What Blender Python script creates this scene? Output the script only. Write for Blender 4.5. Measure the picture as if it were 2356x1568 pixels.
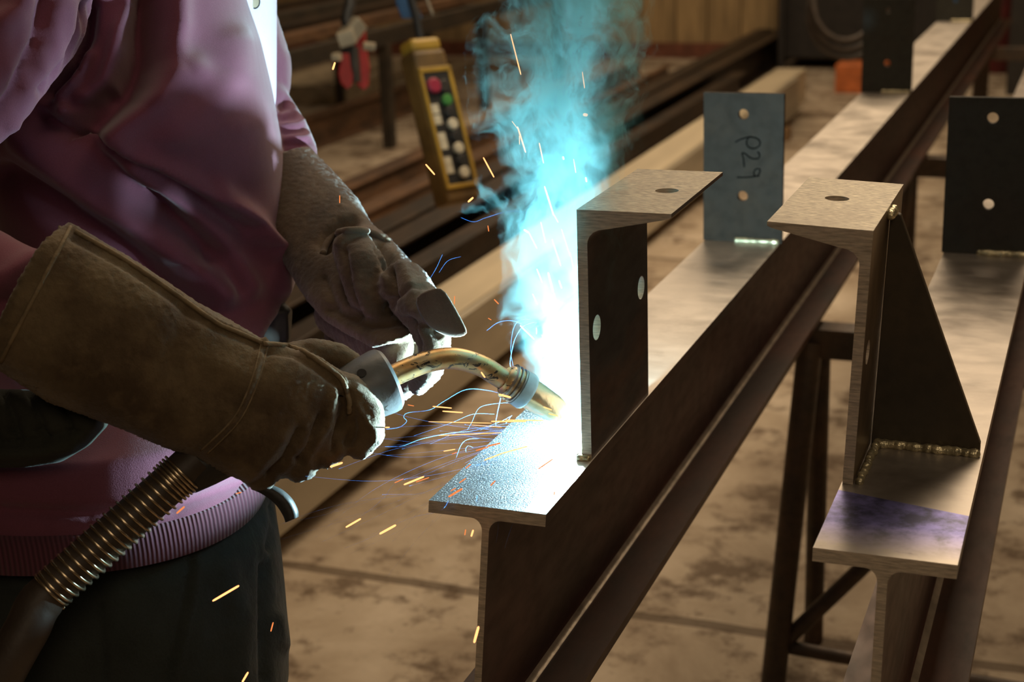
import bpy, bmesh, math, random
import numpy as np
from mathutils import Vector, Matrix
random.seed(7)
for o in list(bpy.data.objects): bpy.data.objects.remove(o)
S = bpy.context.scene
COL = S.collection

# ------------------------------------------------------------------ camera
FPX, YAW, PITCH, ROLL = 3513.3, -.3753, .3006, -.0358
CAM = np.array([.6032, -1.2877, 1.504])
FW = np.array([math.sin(YAW)*math.cos(PITCH), math.cos(YAW)*math.cos(PITCH), -math.sin(PITCH)])
_r = np.array([math.cos(YAW), -math.sin(YAW), 0]); _u = np.cross(_r, FW)
RT = math.cos(ROLL)*_r + math.sin(ROLL)*_u
UP = -math.sin(ROLL)*_r + math.cos(ROLL)*_u
cd = bpy.data.cameras.new('camera'); cam = bpy.data.objects.new('camera', cd); COL.objects.link(cam)
cd.sensor_width = 36; cd.lens = 36*FPX/2356
cam.matrix_world = Matrix([[RT[0], UP[0], -FW[0], CAM[0]], [RT[1], UP[1], -FW[1], CAM[1]], [RT[2], UP[2], -FW[2], CAM[2]], [0, 0, 0, 1]])
cd.dof.use_dof = True; cd.dof.focus_distance = 1.62; cd.dof.aperture_fstop = 5.8
cd.clip_start = .05; cd.clip_end = 60
S.camera = cam

# ------------------------------------------------------------------ light and exposure
S.view_settings.view_transform = 'Standard'; S.view_settings.look = 'None'
S.view_settings.gamma = 1; S.view_settings.exposure = 0; S.view_settings.use_curve_mapping = False
W = bpy.data.worlds.new('world'); S.world = W; W.use_nodes = True
W.node_tree.nodes['Background'].inputs[0].default_value = (1, .70, .42, 1)
W.node_tree.nodes['Background'].inputs[1].default_value = .016

def area(name, loc, tgt, size, power, col):
    l = bpy.data.lights.new(name, 'AREA'); l.shape = 'RECTANGLE'; l.size, l.size_y = size; l.energy = power; l.color = col
    o = bpy.data.objects.new(name, l); COL.objects.link(o); o.location = loc
    o.rotation_euler = (Vector(tgt)-Vector(loc)).to_track_quat('-Z', 'Y').to_euler(); return o
WARM = (1, .77, .52)
area('overhead_or_fill_lamp', (.2, 4.6, 3.9), (.2, 4.4, 0), (1.6, 3.2), 150, WARM)
area('overhead_or_fill_lamp', (-.9, 1.3, 3.7), (-.6, 1.1, 0), (1.2, 1.6), 20, WARM)
area('overhead_or_fill_lamp', (-2.6, 8.6, 4.0), (-2.6, 8.4, 0), (2.2, 2.2), 70, WARM)
area('overhead_or_fill_lamp', (1.9, .4, 3.6), (1.2, .5, 0), (1.4, 1.4), 13, WARM)
area('overhead_or_fill_lamp', (1.6, -3.0, 3.3), (.2, .6, .8), (1.4, 1.4), 17, WARM)  # unseen fill lamp behind the camera, added for the steel's front faces
ARC = np.array([.0985, .205, .912])
pl = bpy.data.lights.new('arc_light', 'POINT'); pl.energy = 58; pl.color = (.54, .88, 1.0); pl.shadow_soft_size = .012
po = bpy.data.objects.new('arc_light', pl); COL.objects.link(po); po.location = (.0965, .203, .9145)
S.cycles.volume_max_steps = 256; S.cycles.volume_bounces = 1
S.cycles.sample_clamp_indirect = 4

# ------------------------------------------------------------------ geometry helpers
def U(x, y, d):
    return CAM + d*(FW + RT*(x-1178)/FPX - UP*(y-784)/FPX)
def ray(x, y): return FW + RT*(x-1178)/FPX - UP*(y-784)/FPX
def onz(x, y, z):
    d = ray(x, y); return CAM + d*(z-CAM[2])/d[2]
def onx(x, y, X):
    d = ray(x, y); return CAM + d*(X-CAM[0])/d[0]
def px2m(p, d): return p*d/FPX

class MB:
    def __init__(s): s.v = []; s.f = []; s.m = []
    def add(s, vs, fs, mi=0):
        o = len(s.v); s.v += [tuple(map(float, v)) for v in vs]; s.f += [tuple(i+o for i in f) for f in fs]; s.m += [mi]*len(fs); return s
    def box(s, a, b, mi=0, M=None):
        x0, y0, z0 = a; x1, y1, z1 = b
        vs = [(x0, y0, z0), (x1, y0, z0), (x1, y1, z0), (x0, y1, z0), (x0, y0, z1), (x1, y0, z1), (x1, y1, z1), (x0, y1, z1)]
        if M is not None: vs = [M @ Vector(v) for v in vs]
        return s.add(vs, [(3, 2, 1, 0), (4, 5, 6, 7), (0, 1, 5, 4), (1, 2, 6, 5), (2, 3, 7, 6), (3, 0, 4, 7)], mi)
    def bar(s, a, b, w, h, mi=0, up=(0, 0, 1)):
        a, b = Vector(a), Vector(b); t = (b-a).normalized(); upv = Vector(up)
        if abs(t.dot(upv)) > .95: upv = Vector((0, 1, 0))
        x = t.cross(upv).normalized()*w/2; y = x.cross(t).normalized()*h/2
        vs = [a-x-y, a+x-y, a+x+y, a-x+y, b-x-y, b+x-y, b+x+y, b-x+y]
        return s.add(vs, [(3, 2, 1, 0), (4, 5, 6, 7), (0, 1, 5, 4), (1, 2, 6, 5), (2, 3, 7, 6), (3, 0, 4, 7)], mi)
    def tube(s, pts, rad, n=12, mi=0, caps=True):
        pts = [Vector(p) for p in pts]; N = len(pts)
        if not hasattr(rad, '__len__'): rad = [rad]*N
        t0 = (pts[1]-pts[0]).normalized(); ref = Vector((0, 0, 1)) if abs(t0.z) < .9 else Vector((1, 0, 0))
        x = t0.cross(ref).normalized(); vs = []; fs = []
        for i in range(N):
            t = (pts[min(i+1, N-1)]-pts[max(i-1, 0)]).normalized()
            x = (x - t*x.dot(t)).normalized(); y = t.cross(x)
            for k in range(n):
                a = 2*math.pi*k/n; vs.append(pts[i]+(x*math.cos(a)+y*math.sin(a))*rad[i])
        for i in range(N-1):
            for k in range(n):
                fs.append((i*n+k, i*n+(k+1) % n, (i+1)*n+(k+1) % n, (i+1)*n+k))
        if caps: fs.append(tuple(range(n-1, -1, -1))); fs.append(tuple((N-1)*n+k for k in range(n)))
        return s.add(vs, fs, mi)
    def sphere(s, c, r, n=12, sc=(1, 1, 1)):
        vs = []; fs = []; m = n//2
        for i in range(m+1):
            th = math.pi*i/m
            for k in range(n):
                ph = 2*math.pi*k/n
                vs.append((c[0]+r*sc[0]*math.sin(th)*math.cos(ph), c[1]+r*sc[1]*math.sin(th)*math.sin(ph), c[2]+r*sc[2]*math.cos(th)))
        for i in range(m):
            for k in range(n): fs.append((i*n+k, (i+1)*n+k, (i+1)*n+(k+1) % n, i*n+(k+1) % n))
        return s.add(vs, fs)
    def chain(s, pts, n=12):                     # [(xyz, radius)...] as overlapping balls
        for (a, ra), (b, rb) in zip(pts, pts[1:]):
            a, b = np.array(a), np.array(b); L = np.linalg.norm(b-a); k = max(2, int(L/(min(ra, rb)*.3)))
            for i in range(k+1):
                t = i/k; s.sphere(a+(b-a)*t, ra+(rb-ra)*t, n)
        return s
    def loft(s, secs, n=48, mi=0, e=2.0, caps=True):      # (centre, axis a, axis b)
        vs = []; fs = []
        for c, a, b in secs:
            c, a, b = np.array(c), np.array(a), np.array(b)
            for k in range(n):
                t = 2*math.pi*k/n; ct, st = math.cos(t), math.sin(t)
                vs.append(c+a*math.copysign(abs(ct)**(2/e), ct)+b*math.copysign(abs(st)**(2/e), st))
        for i in range(len(secs)-1):
            for k in range(n): fs.append((i*n+k, i*n+(k+1) % n, (i+1)*n+(k+1) % n, (i+1)*n+k))
        if caps: fs.append(tuple(range(n-1, -1, -1))); fs.append(tuple((len(secs)-1)*n+k for k in range(n)))
        return s.add(vs, fs, mi)
    def prism(s, poly, axis, t0, t1, mi=0, shear=None, mend=None):
        # polygon in the two other axes, extruded along axis ('x','y','z')
        def P(p, t):
            if axis == 'y': return (p[0], t, p[1])
            if axis == 'x': return (t, p[0], p[1])
            return (p[0], p[1], t)
        n = len(poly); vs = [P(p, t0 + (shear(p) if shear else 0)) for p in poly]+[P(p, t1) for p in poly]
        fs = [(k, (k+1) % n, n+(k+1) % n, n+k) for k in range(n)]
        s.add(vs, fs, mi); o = len(s.v)-2*n
        s.f += [tuple(o+k for k in range(n-1, -1, -1)), tuple(o+n+k for k in range(n))]; s.m += [mi if mend is None else mend]*2
        return s
    def build(s, name, mats, parent=None, smooth=False, bevel=0, recalc=True, auto=None):
        me = bpy.data.meshes.new(name); me.from_pydata(s.v, [], s.f); me.update()
        if not isinstance(mats, (list, tuple)): mats = [mats]
        for m in mats: me.materials.append(m)
        me.polygons.foreach_set('material_index', s.m)
        if recalc:
            bm = bmesh.new(); bm.from_mesh(me); bmesh.ops.recalc_face_normals(bm, faces=bm.faces); bm.to_mesh(me); bm.free()
        o = bpy.data.objects.new(name, me); COL.objects.link(o)
        if bevel:
            b = o.modifiers.new('b', 'BEVEL'); b.width = bevel; b.segments = 2; b.limit_method = 'ANGLE'; b.angle_limit = .6
        if smooth or auto: me.polygons.foreach_set('use_smooth', [True]*len(me.polygons))
        if auto: me.set_sharp_from_angle(angle=auto)
        if parent is not None: put(o, parent)
        return o
def put(o, parent):
    o.parent = parent; o.matrix_parent_inverse = Matrix.Translation(parent.location).inverted() if parent.type == 'EMPTY' else Matrix()
def tag(o, label=None, cat=None, group=None, kind=None):
    if label: o['label'] = label
    if cat: o['category'] = cat
    if group: o['group'] = group
    if kind: o['kind'] = kind
    return o
def thing(name, label, cat, loc, group=None):
    o = bpy.data.objects.new(name, None); COL.objects.link(o); o.location = tuple(map(float, loc)); o.empty_display_size = .05
    return tag(o, label, cat, group)
def copy_tree(o, parent=None):
    c = o.copy(); COL.objects.link(c)
    if parent is not None: c.parent = parent
    for ch in [x for x in bpy.data.objects if x.parent == o]: copy_tree(ch, c)
    return c

# voxel union + smoothing, then relief pushed in along strokes given on the surface
def organic(name, mb, mat, parent, voxel=.004, smooth=6, strokes=(), extra=None):
    me = bpy.data.meshes.new('t'); me.from_pydata(mb.v, [], mb.f); me.update()
    o = bpy.data.objects.new('t', me); COL.objects.link(o)
    m = o.modifiers.new('r', 'REMESH'); m.mode = 'VOXEL'; m.voxel_size = voxel; m.use_smooth_shade = True
    m = o.modifiers.new('s', 'SMOOTH'); m.factor = .6; m.iterations = smooth
    dg = bpy.context.evaluated_depsgraph_get(); dg.update()
    nm = bpy.data.meshes.new_from_object(o.evaluated_get(dg)); nm.name = name
    bpy.data.objects.remove(o); bpy.data.meshes.remove(me)
    n = len(nm.vertices); co = np.empty(n*3); nm.vertices.foreach_get('co', co); co = co.reshape(-1, 3)
    no = np.empty(n*3); nm.vertex_normals.foreach_get('vector', no); no = no.reshape(-1, 3)
    d = co-CAM; dep = d@FW; px = np.stack([1178+FPX*(d@RT)/dep, 784-FPX*(d@UP)/dep], 1)
    face = np.clip(-(no*d).sum(1)/np.linalg.norm(d, axis=1)*2.2+.15, 0, 1)
    disp = np.zeros(n)
    for pts, amp, w in strokes:
        P = np.array(pts, float); best = np.full(n, 1e9); sg = np.ones(n)
        for a, b in zip(P[:-1], P[1:]):
            ab = b-a; t = np.clip(((px-a)@ab)/(ab@ab), 0, 1); q = px-(a+t[:, None]*ab); dd = np.hypot(q[:, 0], q[:, 1])
            m = dd < best; best[m] = dd[m]
        disp += amp*np.exp(-(best/w)**2)
    disp *= face
    if extra is not None: disp += extra(co, px, face)
    co = co+no*disp[:, None]
    nm.vertices.foreach_set('co', co.ravel()); nm.update()
    nm.materials.clear(); nm.materials.append(mat)
    nm.polygons.foreach_set('material_index', [0]*len(nm.polygons)); nm.polygons.foreach_set('use_smooth', [True]*len(nm.polygons))
    ob = bpy.data.objects.new(name, nm); COL.objects.link(ob)
    if parent is not None: put(ob, parent)
    return ob

# ------------------------------------------------------------------ materials
class NT:
    def __init__(s, name):
        s.m = bpy.data.materials.new(name); s.m.use_nodes = True; s.t = s.m.node_tree; s.t.nodes.clear()
        s.out = s.n('ShaderNodeOutputMaterial')
    def n(s, ty, **k):
        x = s.t.nodes.new(ty)
        for a, b in k.items(): setattr(x, a, b)
        return x
    def l(s, a, b): s.t.links.new(a, b)
    def val(s, x, i, v):
        if hasattr(v, 'is_linked'): s.l(v, x.inputs[i])
        else: x.inputs[i].default_value = v
    def math(s, op, a, b=0.0, c=None, clamp=False):
        x = s.n('ShaderNodeMath', operation=op, use_clamp=clamp); s.val(x, 0, a); s.val(x, 1, b)
        if c is not None: s.val(x, 2, c)
        return x.outputs[0]
    def coord(s, scale=(1, 1, 1), rot=(0, 0, 0)):
        c = s.n('ShaderNodeTexCoord'); mp = s.n('ShaderNodeMapping'); mp.inputs['Scale'].default_value = scale; mp.inputs['Rotation'].default_value = rot
        s.l(c.outputs['Object'], mp.inputs[0]); return mp.outputs[0]
    def noise(s, vec, scale, detail=4, rough=.55, dist=0, out=0):
        x = s.n('ShaderNodeTexNoise'); s.l(vec, x.inputs['Vector']); x.inputs['Scale'].default_value = scale; x.inputs['Detail'].default_value = detail
        x.inputs['Roughness'].default_value = rough; x.inputs['Distortion'].default_value = dist; return x.outputs[out]
    def ramp(s, fac, stops):
        r = s.n('ShaderNodeValToRGB'); e = r.color_ramp.elements
        while len(e) < len(stops): e.new(.5)
        for k, (p, c) in enumerate(stops): e[k].position = p; e[k].color = (*c, 1) if len(c) == 3 else c
        s.l(fac, r.inputs[0]); return r.outputs[0]
    def mix(s, f, a, b, mode='MIX'):
        x = s.n('ShaderNodeMix', data_type='RGBA', blend_type=mode); s.val(x, 0, f)
        for i, v in ((6, a), (7, b)):
            if hasattr(v, 'is_linked'): s.l(v, x.inputs[i])
            else: x.inputs[i].default_value = (*v, 1)
        return x.outputs[2]
    def bump(s, h, strength=.3, dist=.002, prev=None):
        b = s.n('ShaderNodeBump'); b.inputs['Strength'].default_value = strength; b.inputs['Distance'].default_value = dist; s.l(h, b.inputs['Height'])
        if prev is not None: s.l(prev, b.inputs['Normal'])
        return b.outputs[0]
    def bsdf(s, col, rough, metal=0, nrm=None, spec=None, sheen=0, coat=0):
        b = s.n('ShaderNodeBsdfPrincipled')
        if hasattr(col, 'is_linked'): s.l(col, b.inputs['Base Color'])
        else: b.inputs['Base Color'].default_value = (*col, 1)
        s.val(b, 'Roughness', rough); s.val(b, 'Metallic', metal)
        if nrm is not None: s.l(nrm, b.inputs['Normal'])
        if spec is not None: b.inputs['Specular IOR Level'].default_value = spec
        if sheen: b.inputs['Sheen Weight'].default_value = sheen; b.inputs['Sheen Roughness'].default_value = .5
        if coat: b.inputs['Coat Weight'].default_value = coat
        s.l(b.outputs[0], s.out.inputs[0]); return s.m
def simple(name, c, rough=.6, metal=0, var=.35, scale=14, bump=.15, bscale=90, stretch=(1, 1, 1), spec=None, sheen=0):
    t = NT(name); v = t.coord(stretch); n = t.noise(v, scale, 5)
    a = tuple(x*(1-var) for x in c); b = tuple(min(1, x*(1+var)) for x in c)
    col = t.ramp(n, [(.3, a), (.7, b)])
    return t.bsdf(col, rough, metal, t.bump(t.noise(v, bscale, 3), bump, .003), spec, sheen)

def m_scale(name, dark, rust, rough=.42, metal=.55, amt=.5, spec=None):
    t = NT(name); v = t.coord((1, .35, 1)); n = t.noise(v, 9, 6, .62); n2 = t.noise(v, 60, 4)
    f = t.ramp(n, [(amt-.12, (0, 0, 0)), (amt+.16, (1, 1, 1))])
    col = t.mix(f, dark, rust); col = t.mix(t.ramp(n2, [(.45, (0, 0, 0)), (.8, (.5, .5, .5))]), col, tuple(x*.45 for x in dark))
    r = t.math('ADD', t.math('MULTIPLY', n2, .25), rough-.12)
    return t.bsdf(col, r, metal, t.bump(n2, .12, .001), spec)
M = {}
M['mill'] = m_scale('mill_scale_steel', (.055, .036, .028), (.11, .048, .030), .46, .35)
M['web'] = m_scale('red_brown_mill_scale', (.048, .023, .018), (.088, .034, .024), .5, .2, .45)
M['plate'] = m_scale('blue_grey_plate', (.048, .047, .040), (.050, .040, .032), .6, 0, .62, .08)
M['plate29'] = m_scale('warm_grey_plate', (.036, .025, .018), (.056, .034, .021), .6, 0, .62, .06)
M['channel_in'] = m_scale('rusty_channel_inside', (.045, .047, .05), (.15, .055, .022), .45, .4, .56)
M['gusset'] = m_scale('dark_gusset_plate', (.075, .062, .044), (.10, .075, .048), .45, .3, .55)
def m_ground(name, base, streak=(14, 220, 60), rough=.36, glitter=False, scratch=True, lo=.45, painted_glow=False):
    t = NT(name); v = t.coord(streak); v1 = t.coord()
    n = t.noise(v, 1, 5, .6); b = t.noise(v1, 7, 5, .6)
    col = t.mix(t.ramp(n, [(.35, (0, 0, 0)), (.7, (1, 1, 1))]), tuple(x*lo for x in base), base)
    col = t.mix(t.ramp(b, [(.50, (0, 0, 0)), (.72, (.55, .55, .55))]), col, (.10, .075, .055))
    if scratch:
        vs = t.coord((9, 60, 9), (0, 0, .5)); sc = t.noise(vs, 3.2, 6, .75, .6)
        col = t.mix(t.ramp(sc, [(.64, (0, 0, 0)), (.72, (.75, .75, .75))]), col, (.05, .035, .028))
    r = t.math('ADD', t.math('MULTIPLY', n, .3), rough-.15)
    nr = t.bump(n, .25, .001)
    if glitter:
        vo = t.n('ShaderNodeTexVoronoi'); vo.inputs['Scale'].default_value = 420; t.l(v1, vo.inputs['Vector'])
        sp = t.n('ShaderNodeSeparateXYZ'); t.l(v1, sp.inputs[0])
        reach = t.math('SUBTRACT', .105, t.math('MULTIPLY', sp.outputs[1], -.02))
        mask = t.math('MULTIPLY', t.math('LESS_THAN', t.math('ADD', sp.outputs[0], t.math('MULTIPLY', t.noise(v1, 25, 3), .03)), .115), t.math('LESS_THAN', sp.outputs[1], .33))
        h = t.math('MULTIPLY', t.noise(v1, 520, 2, .7), mask)
        nr = t.bump(h, .6, .002, nr)
        g = t.ramp(t.noise(v1, 620, 2, .6), [(.58, (.030, .036, .038)), (.72, (.70, .80, .85))]); met = t.math('SUBTRACT', .75, t.math('MULTIPLY', mask, .45))
        col = t.mix(mask, col, g)
    if painted_glow:  # violet arc light on the flange front, painted into the steel colour
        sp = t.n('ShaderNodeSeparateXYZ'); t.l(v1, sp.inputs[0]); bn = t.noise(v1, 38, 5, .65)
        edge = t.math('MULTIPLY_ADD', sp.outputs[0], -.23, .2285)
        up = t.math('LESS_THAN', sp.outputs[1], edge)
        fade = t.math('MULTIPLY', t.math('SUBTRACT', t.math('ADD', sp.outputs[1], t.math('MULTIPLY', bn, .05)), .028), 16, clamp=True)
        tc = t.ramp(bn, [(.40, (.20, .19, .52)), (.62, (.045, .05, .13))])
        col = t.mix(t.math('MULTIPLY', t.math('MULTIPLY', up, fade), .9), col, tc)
    return t.bsdf(col, r, met if glitter else .75, nr)
M['ground'] = m_ground('ground_flange_steel', (.64, .575, .50), (18, 30, 18), .42, lo=.8)
M['ground_glit'] = m_ground('spatter_speckled_flange', (.64, .575, .50), (18, 30, 18), .42, True, lo=.8)
M['ground2'] = m_ground('dull_flange_steel', (.40, .355, .31), (18, 30, 18), .38, lo=.75, painted_glow=True)
M['brushed'] = m_ground('wire_brushed_channel_top', (.50, .44, .33), (110, 620, 110), .42, False, False, .12)
M['cut'] = simple('saw_cut_steel', (.56, .46, .35), .48, .2, .35, 60, .3, 260, (1, 1, 9))
M['weld'] = simple('weld_bead_metal', (.50, .44, .28), .32, .7, .45, 60, .5, 180)
M['tube'] = m_scale('dark_trestle_tube', (.050, .038, .028), (.10, .06, .036), .5, .3)
M['black'] = simple('black_rubber', (.018, .017, .016), .55, 0, .3, 30, .2, 120)
M['hose'] = simple('brown_black_hose', (.050, .036, .026), .55, 0, .35, 18, .2, 90)
M['spring'] = simple('spring_wire', (.62, .50, .34), .25, .95, .2, 40, .05)
M['grey_plastic'] = simple('grey_moulded_plastic', (.115, .125, .13), .42, 0, .25, 22, .12, 140)
M['black_hole'] = simple('dark_recess', (.012, .011, .010), .8)
t = NT('scorched_copper'); v = t.coord(); n = t.noise(v, 30, 5, .6); n2 = t.noise(t.coord((1, 1, 2)), 75, 4, .7, .8)
col = t.ramp(n, [(.3, (.50, .24, .08)), (.5, (.62, .40, .17)), (.7, (.45, .38, .26))])
col = t.mix(t.ramp(n2, [(.57, (0, 0, 0)), (.61, (.95, .95, .95))]), col, (.03, .03, .028))
M['copper'] = t.bsdf(col, .40, .8, t.bump(n2, .2, .001))
M['brass'] = simple('nozzle_brass', (.66, .50, .28), .28, .85, .25, 40, .15, 150)
M['collar_steel'] = simple('collar_steel', (.36, .33, .28), .3, .85, .3, 50, .15)
M['teal_ring'] = simple('insulator_ring', (.30, .42, .44), .45, 0, .2, 50)
def m_cloth(name, base, weave=900, var=.25, sheen=.35, fold=0):
    t = NT(name); v = t.coord(); n = t.noise(v, 14, 4); w = t.noise(v, weave, 2, .7)
    col = t.ramp(n, [(.3, tuple(x*(1-var) for x in base)), (.7, tuple(x*(1+var) for x in base))])
    col = t.mix(.35, col, t.mix(w, tuple(x*.4 for x in base), tuple(min(1, x*1.6) for x in base)))
    nr = t.bump(w, .35, .001)
    if fold: nr = t.bump(t.noise(v, fold, 3), .35, .01, nr)
    return t.bsdf(col, .9, 0, nr, .15, sheen)
M['sweater'] = m_cloth('maroon_fleece', (.172, .055, .086), 700, .12, .3)
t = NT('maroon_rib'); v = t.coord(); wv = t.n('ShaderNodeTexWave'); wv.bands_direction = 'DIAGONAL'; wv.inputs['Scale'].default_value = 95; t.l(t.coord((1, 1, 0)), wv.inputs['Vector'])
M['rib'] = t.bsdf(t.mix(wv.outputs[1], (.07, .022, .034), (.125, .040, .060)), .9, 0, t.bump(wv.outputs[1], .5, .002), .15, .3)
M['pale'] = m_cloth('pale_cloth', (.80, .66, .84), 800, .05, .1)
def m_leather(name, base, stain, fuzz):
    t = NT(name); v = t.coord(); n = t.noise(v, 11, 6, .62); f = t.noise(v, 420, 3, .7); n3 = t.noise(v, 34, 5, .6)
    col = t.mix(t.ramp(n, [(.38, (0, 0, 0)), (.62, (1, 1, 1))]), stain, base)
    col = t.mix(t.ramp(n3, [(.5, (0, 0, 0)), (.75, (.6, .6, .6))]), col, tuple(min(1, x*1.5) for x in base))
    col = t.mix(t.math('MULTIPLY', f, .45), col, tuple(x*.35 for x in base))
    nr = t.bump(n3, .3, .004); nr = t.bump(f, fuzz, .0012, nr)
    return t.bsdf(col, .82, 0, nr, .25, .25)
M['leather'] = m_leather('suede_gauntlet_leather', (.165, .118, .064), (.075, .046, .024), .6)
M['leather2'] = m_leather('worn_dark_glove_leather', (.165, .115, .074), (.080, .055, .038), .6)
M['welt'] = simple('leather_welt', (.20, .145, .080), .75, 0, .3, 60, .4, 300)
M['trouser'] = m_cloth('black_green_work_cloth', (.030, .034, .030), 500, .3, .12, 40)
M['pad'] = m_cloth('dark_olive_rubber', (.035, .036, .028), 300, .3, .05)
t = NT('stained_concrete'); v = t.coord(); n = t.noise(v, 2.2, 7, .65, .4); n2 = t.noise(v, 7, 6, .7); n3 = t.noise(v, 40, 4, .7)
col = t.ramp(n, [(.3, (.26, .19, .125)), (.5, (.44, .35, .25)), (.7, (.60, .50, .38))])
col = t.mix(t.ramp(n2, [(.50, (0, 0, 0)), (.62, (.9, .9, .9))]), col, (.13, .085, .05))
col = t.mix(t.ramp(n3, [(.55, (0, 0, 0)), (.8, (.5, .5, .5))]), col, (.40, .33, .24))
sp = t.n('ShaderNodeSeparateXYZ'); t.l(v, sp.inputs[0])
j = t.math('ABSOLUTE', t.math('SUBTRACT', t.math('PINGPONG', t.math('ADD', sp.outputs[1], t.math('ADD', t.math('MULTIPLY', t.noise(v, 6, 2), .03), -.105)), 1.54), 1.54))
col = t.mix(t.math('MULTIPLY', t.math('LESS_THAN', j, .018), .7), col, (.075, .045, .022))
M['floor'] = t.bsdf(col, .75, 0, t.bump(n2, .2, .01), .3)
M['cream'] = simple('cream_primed_steel', (.60, .50, .34), .5, .1, .18, 6, .1, 40, (1, .2, 1))
M['galv'] = simple('galvanised_grey_steel', (.42, .36, .26), .45, .3, .22, 8, .1, 40, (1, .2, 1))
M['brownbar'] = m_scale('brown_stock_steel', (.11, .065, .040), (.27, .145, .075), .5, .2, .5)
M['darkbar'] = m_scale('dark_stock_steel', (.030, .022, .016), (.075, .045, .025), .5, .3, .5)
M['rack'] = m_scale('rack_steel', (.055, .050, .042), (.11, .085, .06), .5, .4, .5)
M['wood'] = simple('board_wood', (.36, .245, .115), .75, 0, .35, 5, .3, 30, (3, 3, .4))
M['timber'] = simple('dunnage_timber', (.22, .13, .06), .8, 0, .35, 6, .3, 30)
M['yellow'] = simple('worn_yellow_plastic', (.42, .25, .03), .5, 0, .4, 9, .1, 60)
M['yellow_dirty'] = simple('grimy_yellow_plastic', (.16, .088, .022), .6, 0, .5, 9, .1, 60)
M['red'] = simple('red_paint', (.38, .024, .018), .45, .1, .3, 12, .1, 60)
M['darkred'] = simple('dark_red_paint', (.10, .012, .012), .5)
M['white'] = simple('off_white_plastic', (.62, .55, .40), .5, 0, .12, 30)
M['green'] = simple('green_button', (.06, .26, .05), .5)
M['magenta'] = simple('red_button', (.40, .02, .06), .5)
M['blue'] = simple('blue_paint', (.03, .10, .22), .5)
M['dark'] = simple('dark_machine_paint', (.022, .018, .015), .6)
M['palestone'] = simple('pale_dusty_slab', (.45, .36, .24), .8)
M['chain'] = simple('dull_chain_steel', (.10, .09, .08), .45, .7)
M['marker'] = simple('black_marker', (.003, .003, .003), .9, spec=0)
M['orange'] = simple('orange_plastic', (.55, .15, .04), .5)
M['wall'] = simple('brown_plaster', (.14, .10, .06), .8)

# ------------------------------------------------------------------ the room
FLZ = -.08
o = MB().box((-9, -4, FLZ-.1), (7, 14, FLZ)).build('floor', M['floor']); o['kind'] = 'structure'
mb = MB(); x = -9.0; k = 0
while x < 7:
    w = .26+.05*random.random(); dy = .02*random.random(); mb.box((x, 11.4+dy, FLZ+.11), (x+w-.012, 11.48, 4.4)); x += w
mb.box((-9, 11.46, FLZ), (7, 11.6, 4.4))
o = mb.build('wall_back', M['wood']); o['kind'] = 'structure'
o = MB().box((-9, 11.33, FLZ), (7, 11.46, FLZ+.12)).build('baseboard_back', simple('red_brown_kickboard', (.16, .055, .03), .7)); o['kind'] = 'structure'
o = MB().box((-9.15, -4, FLZ), (-9, 14, 4.4)).build('wall_left', M['wall']); o['kind'] = 'structure'
o = MB().box((7, -4, FLZ), (7.15, 14, 4.4)).build('wall_right', M['wall']); o['kind'] = 'structure'
o = MB().box((-9.15, -4, 4.4), (7.15, 14, 4.5)).build('ceiling', M['wall']); o['kind'] = 'structure'

# ------------------------------------------------------------------ steel beams on the trestle
def arc_pts(cx, cz, r, a0, a1, n=6):
    return [(cx+r*math.cos(a0+(a1-a0)*i/n), cz+r*math.sin(a0+(a1-a0)*i/n)) for i in range(n+1)]
def ibeam(x0, x1, zt, dep, tf, tw, y0, y1, top_mat, nm, slant=.24, rf=.012):
    xc = (x0+x1)/2; zb = zt-dep; a, b = xc-tw/2, xc+tw/2; h = math.pi/2
    poly = [(x0, zt), (x0, zt-tf)] + arc_pts(a-rf, zt-tf-rf, rf, h, 0) + arc_pts(a-rf, zb+tf+rf, rf, 0, -h) + [(x0, zb+tf), (x0, zb), (x1, zb), (x1, zb+tf)]
    poly += arc_pts(b+rf, zb+tf+rf, rf, -h, -2*h) + arc_pts(b+rf, zt-tf-rf, rf, 2*h, h) + [(x1, zt-tf), (x1, zt)]
    mb = MB().prism(poly, 'y', y0, y1, 0, lambda p: -slant*(zt-p[1]), 2)
    o = mb.build(nm, [M['mill'], top_mat, M['cut'], M['web'], M['bottom_lip_highlight']], auto=.5)
    for p in o.data.polygons:
        c = p.center
        if p.normal.z > .9 and c.z > zt-.002: p.material_index = 1
        elif abs(p.normal.x) > .8 and p.material_index == 0 and zb+tf < c.z < zt-tf: p.material_index = 3
        elif p.material_index == 0 and zb+tf-.001 <= c.z <= zb+tf+rf+.001 and p.normal.z > .5 and abs(p.normal.x) > .38 and abs(c.x-xc) < tw/2+rf*.95: p.material_index = 4
    return o
M['bottom_lip_highlight'] = simple('fillet_highlight', (.50, .42, .33), .34, .6, .3, 30, .2, 200)  # brighter, smoother metal paints in the highlight line along the fillet
ZT = .9
b1 = ibeam(0, .125, ZT, .252, .012, .0075, 0, 7.2, M['ground_glit'], 'steel_beam')
tag(b1, 'long steel beam being welded, its near flange end speckled with spatter', 'beam')
b2 = ibeam(.385, .513, ZT, .268, .0125, .009, -.001, 7.2, M['ground'], 'steel_beam', .2)
b2.data.materials[1] = M['ground2']; tag(b2, 'long steel beam at the right carrying the channel bracket with triangular gusset', 'beam')

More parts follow.
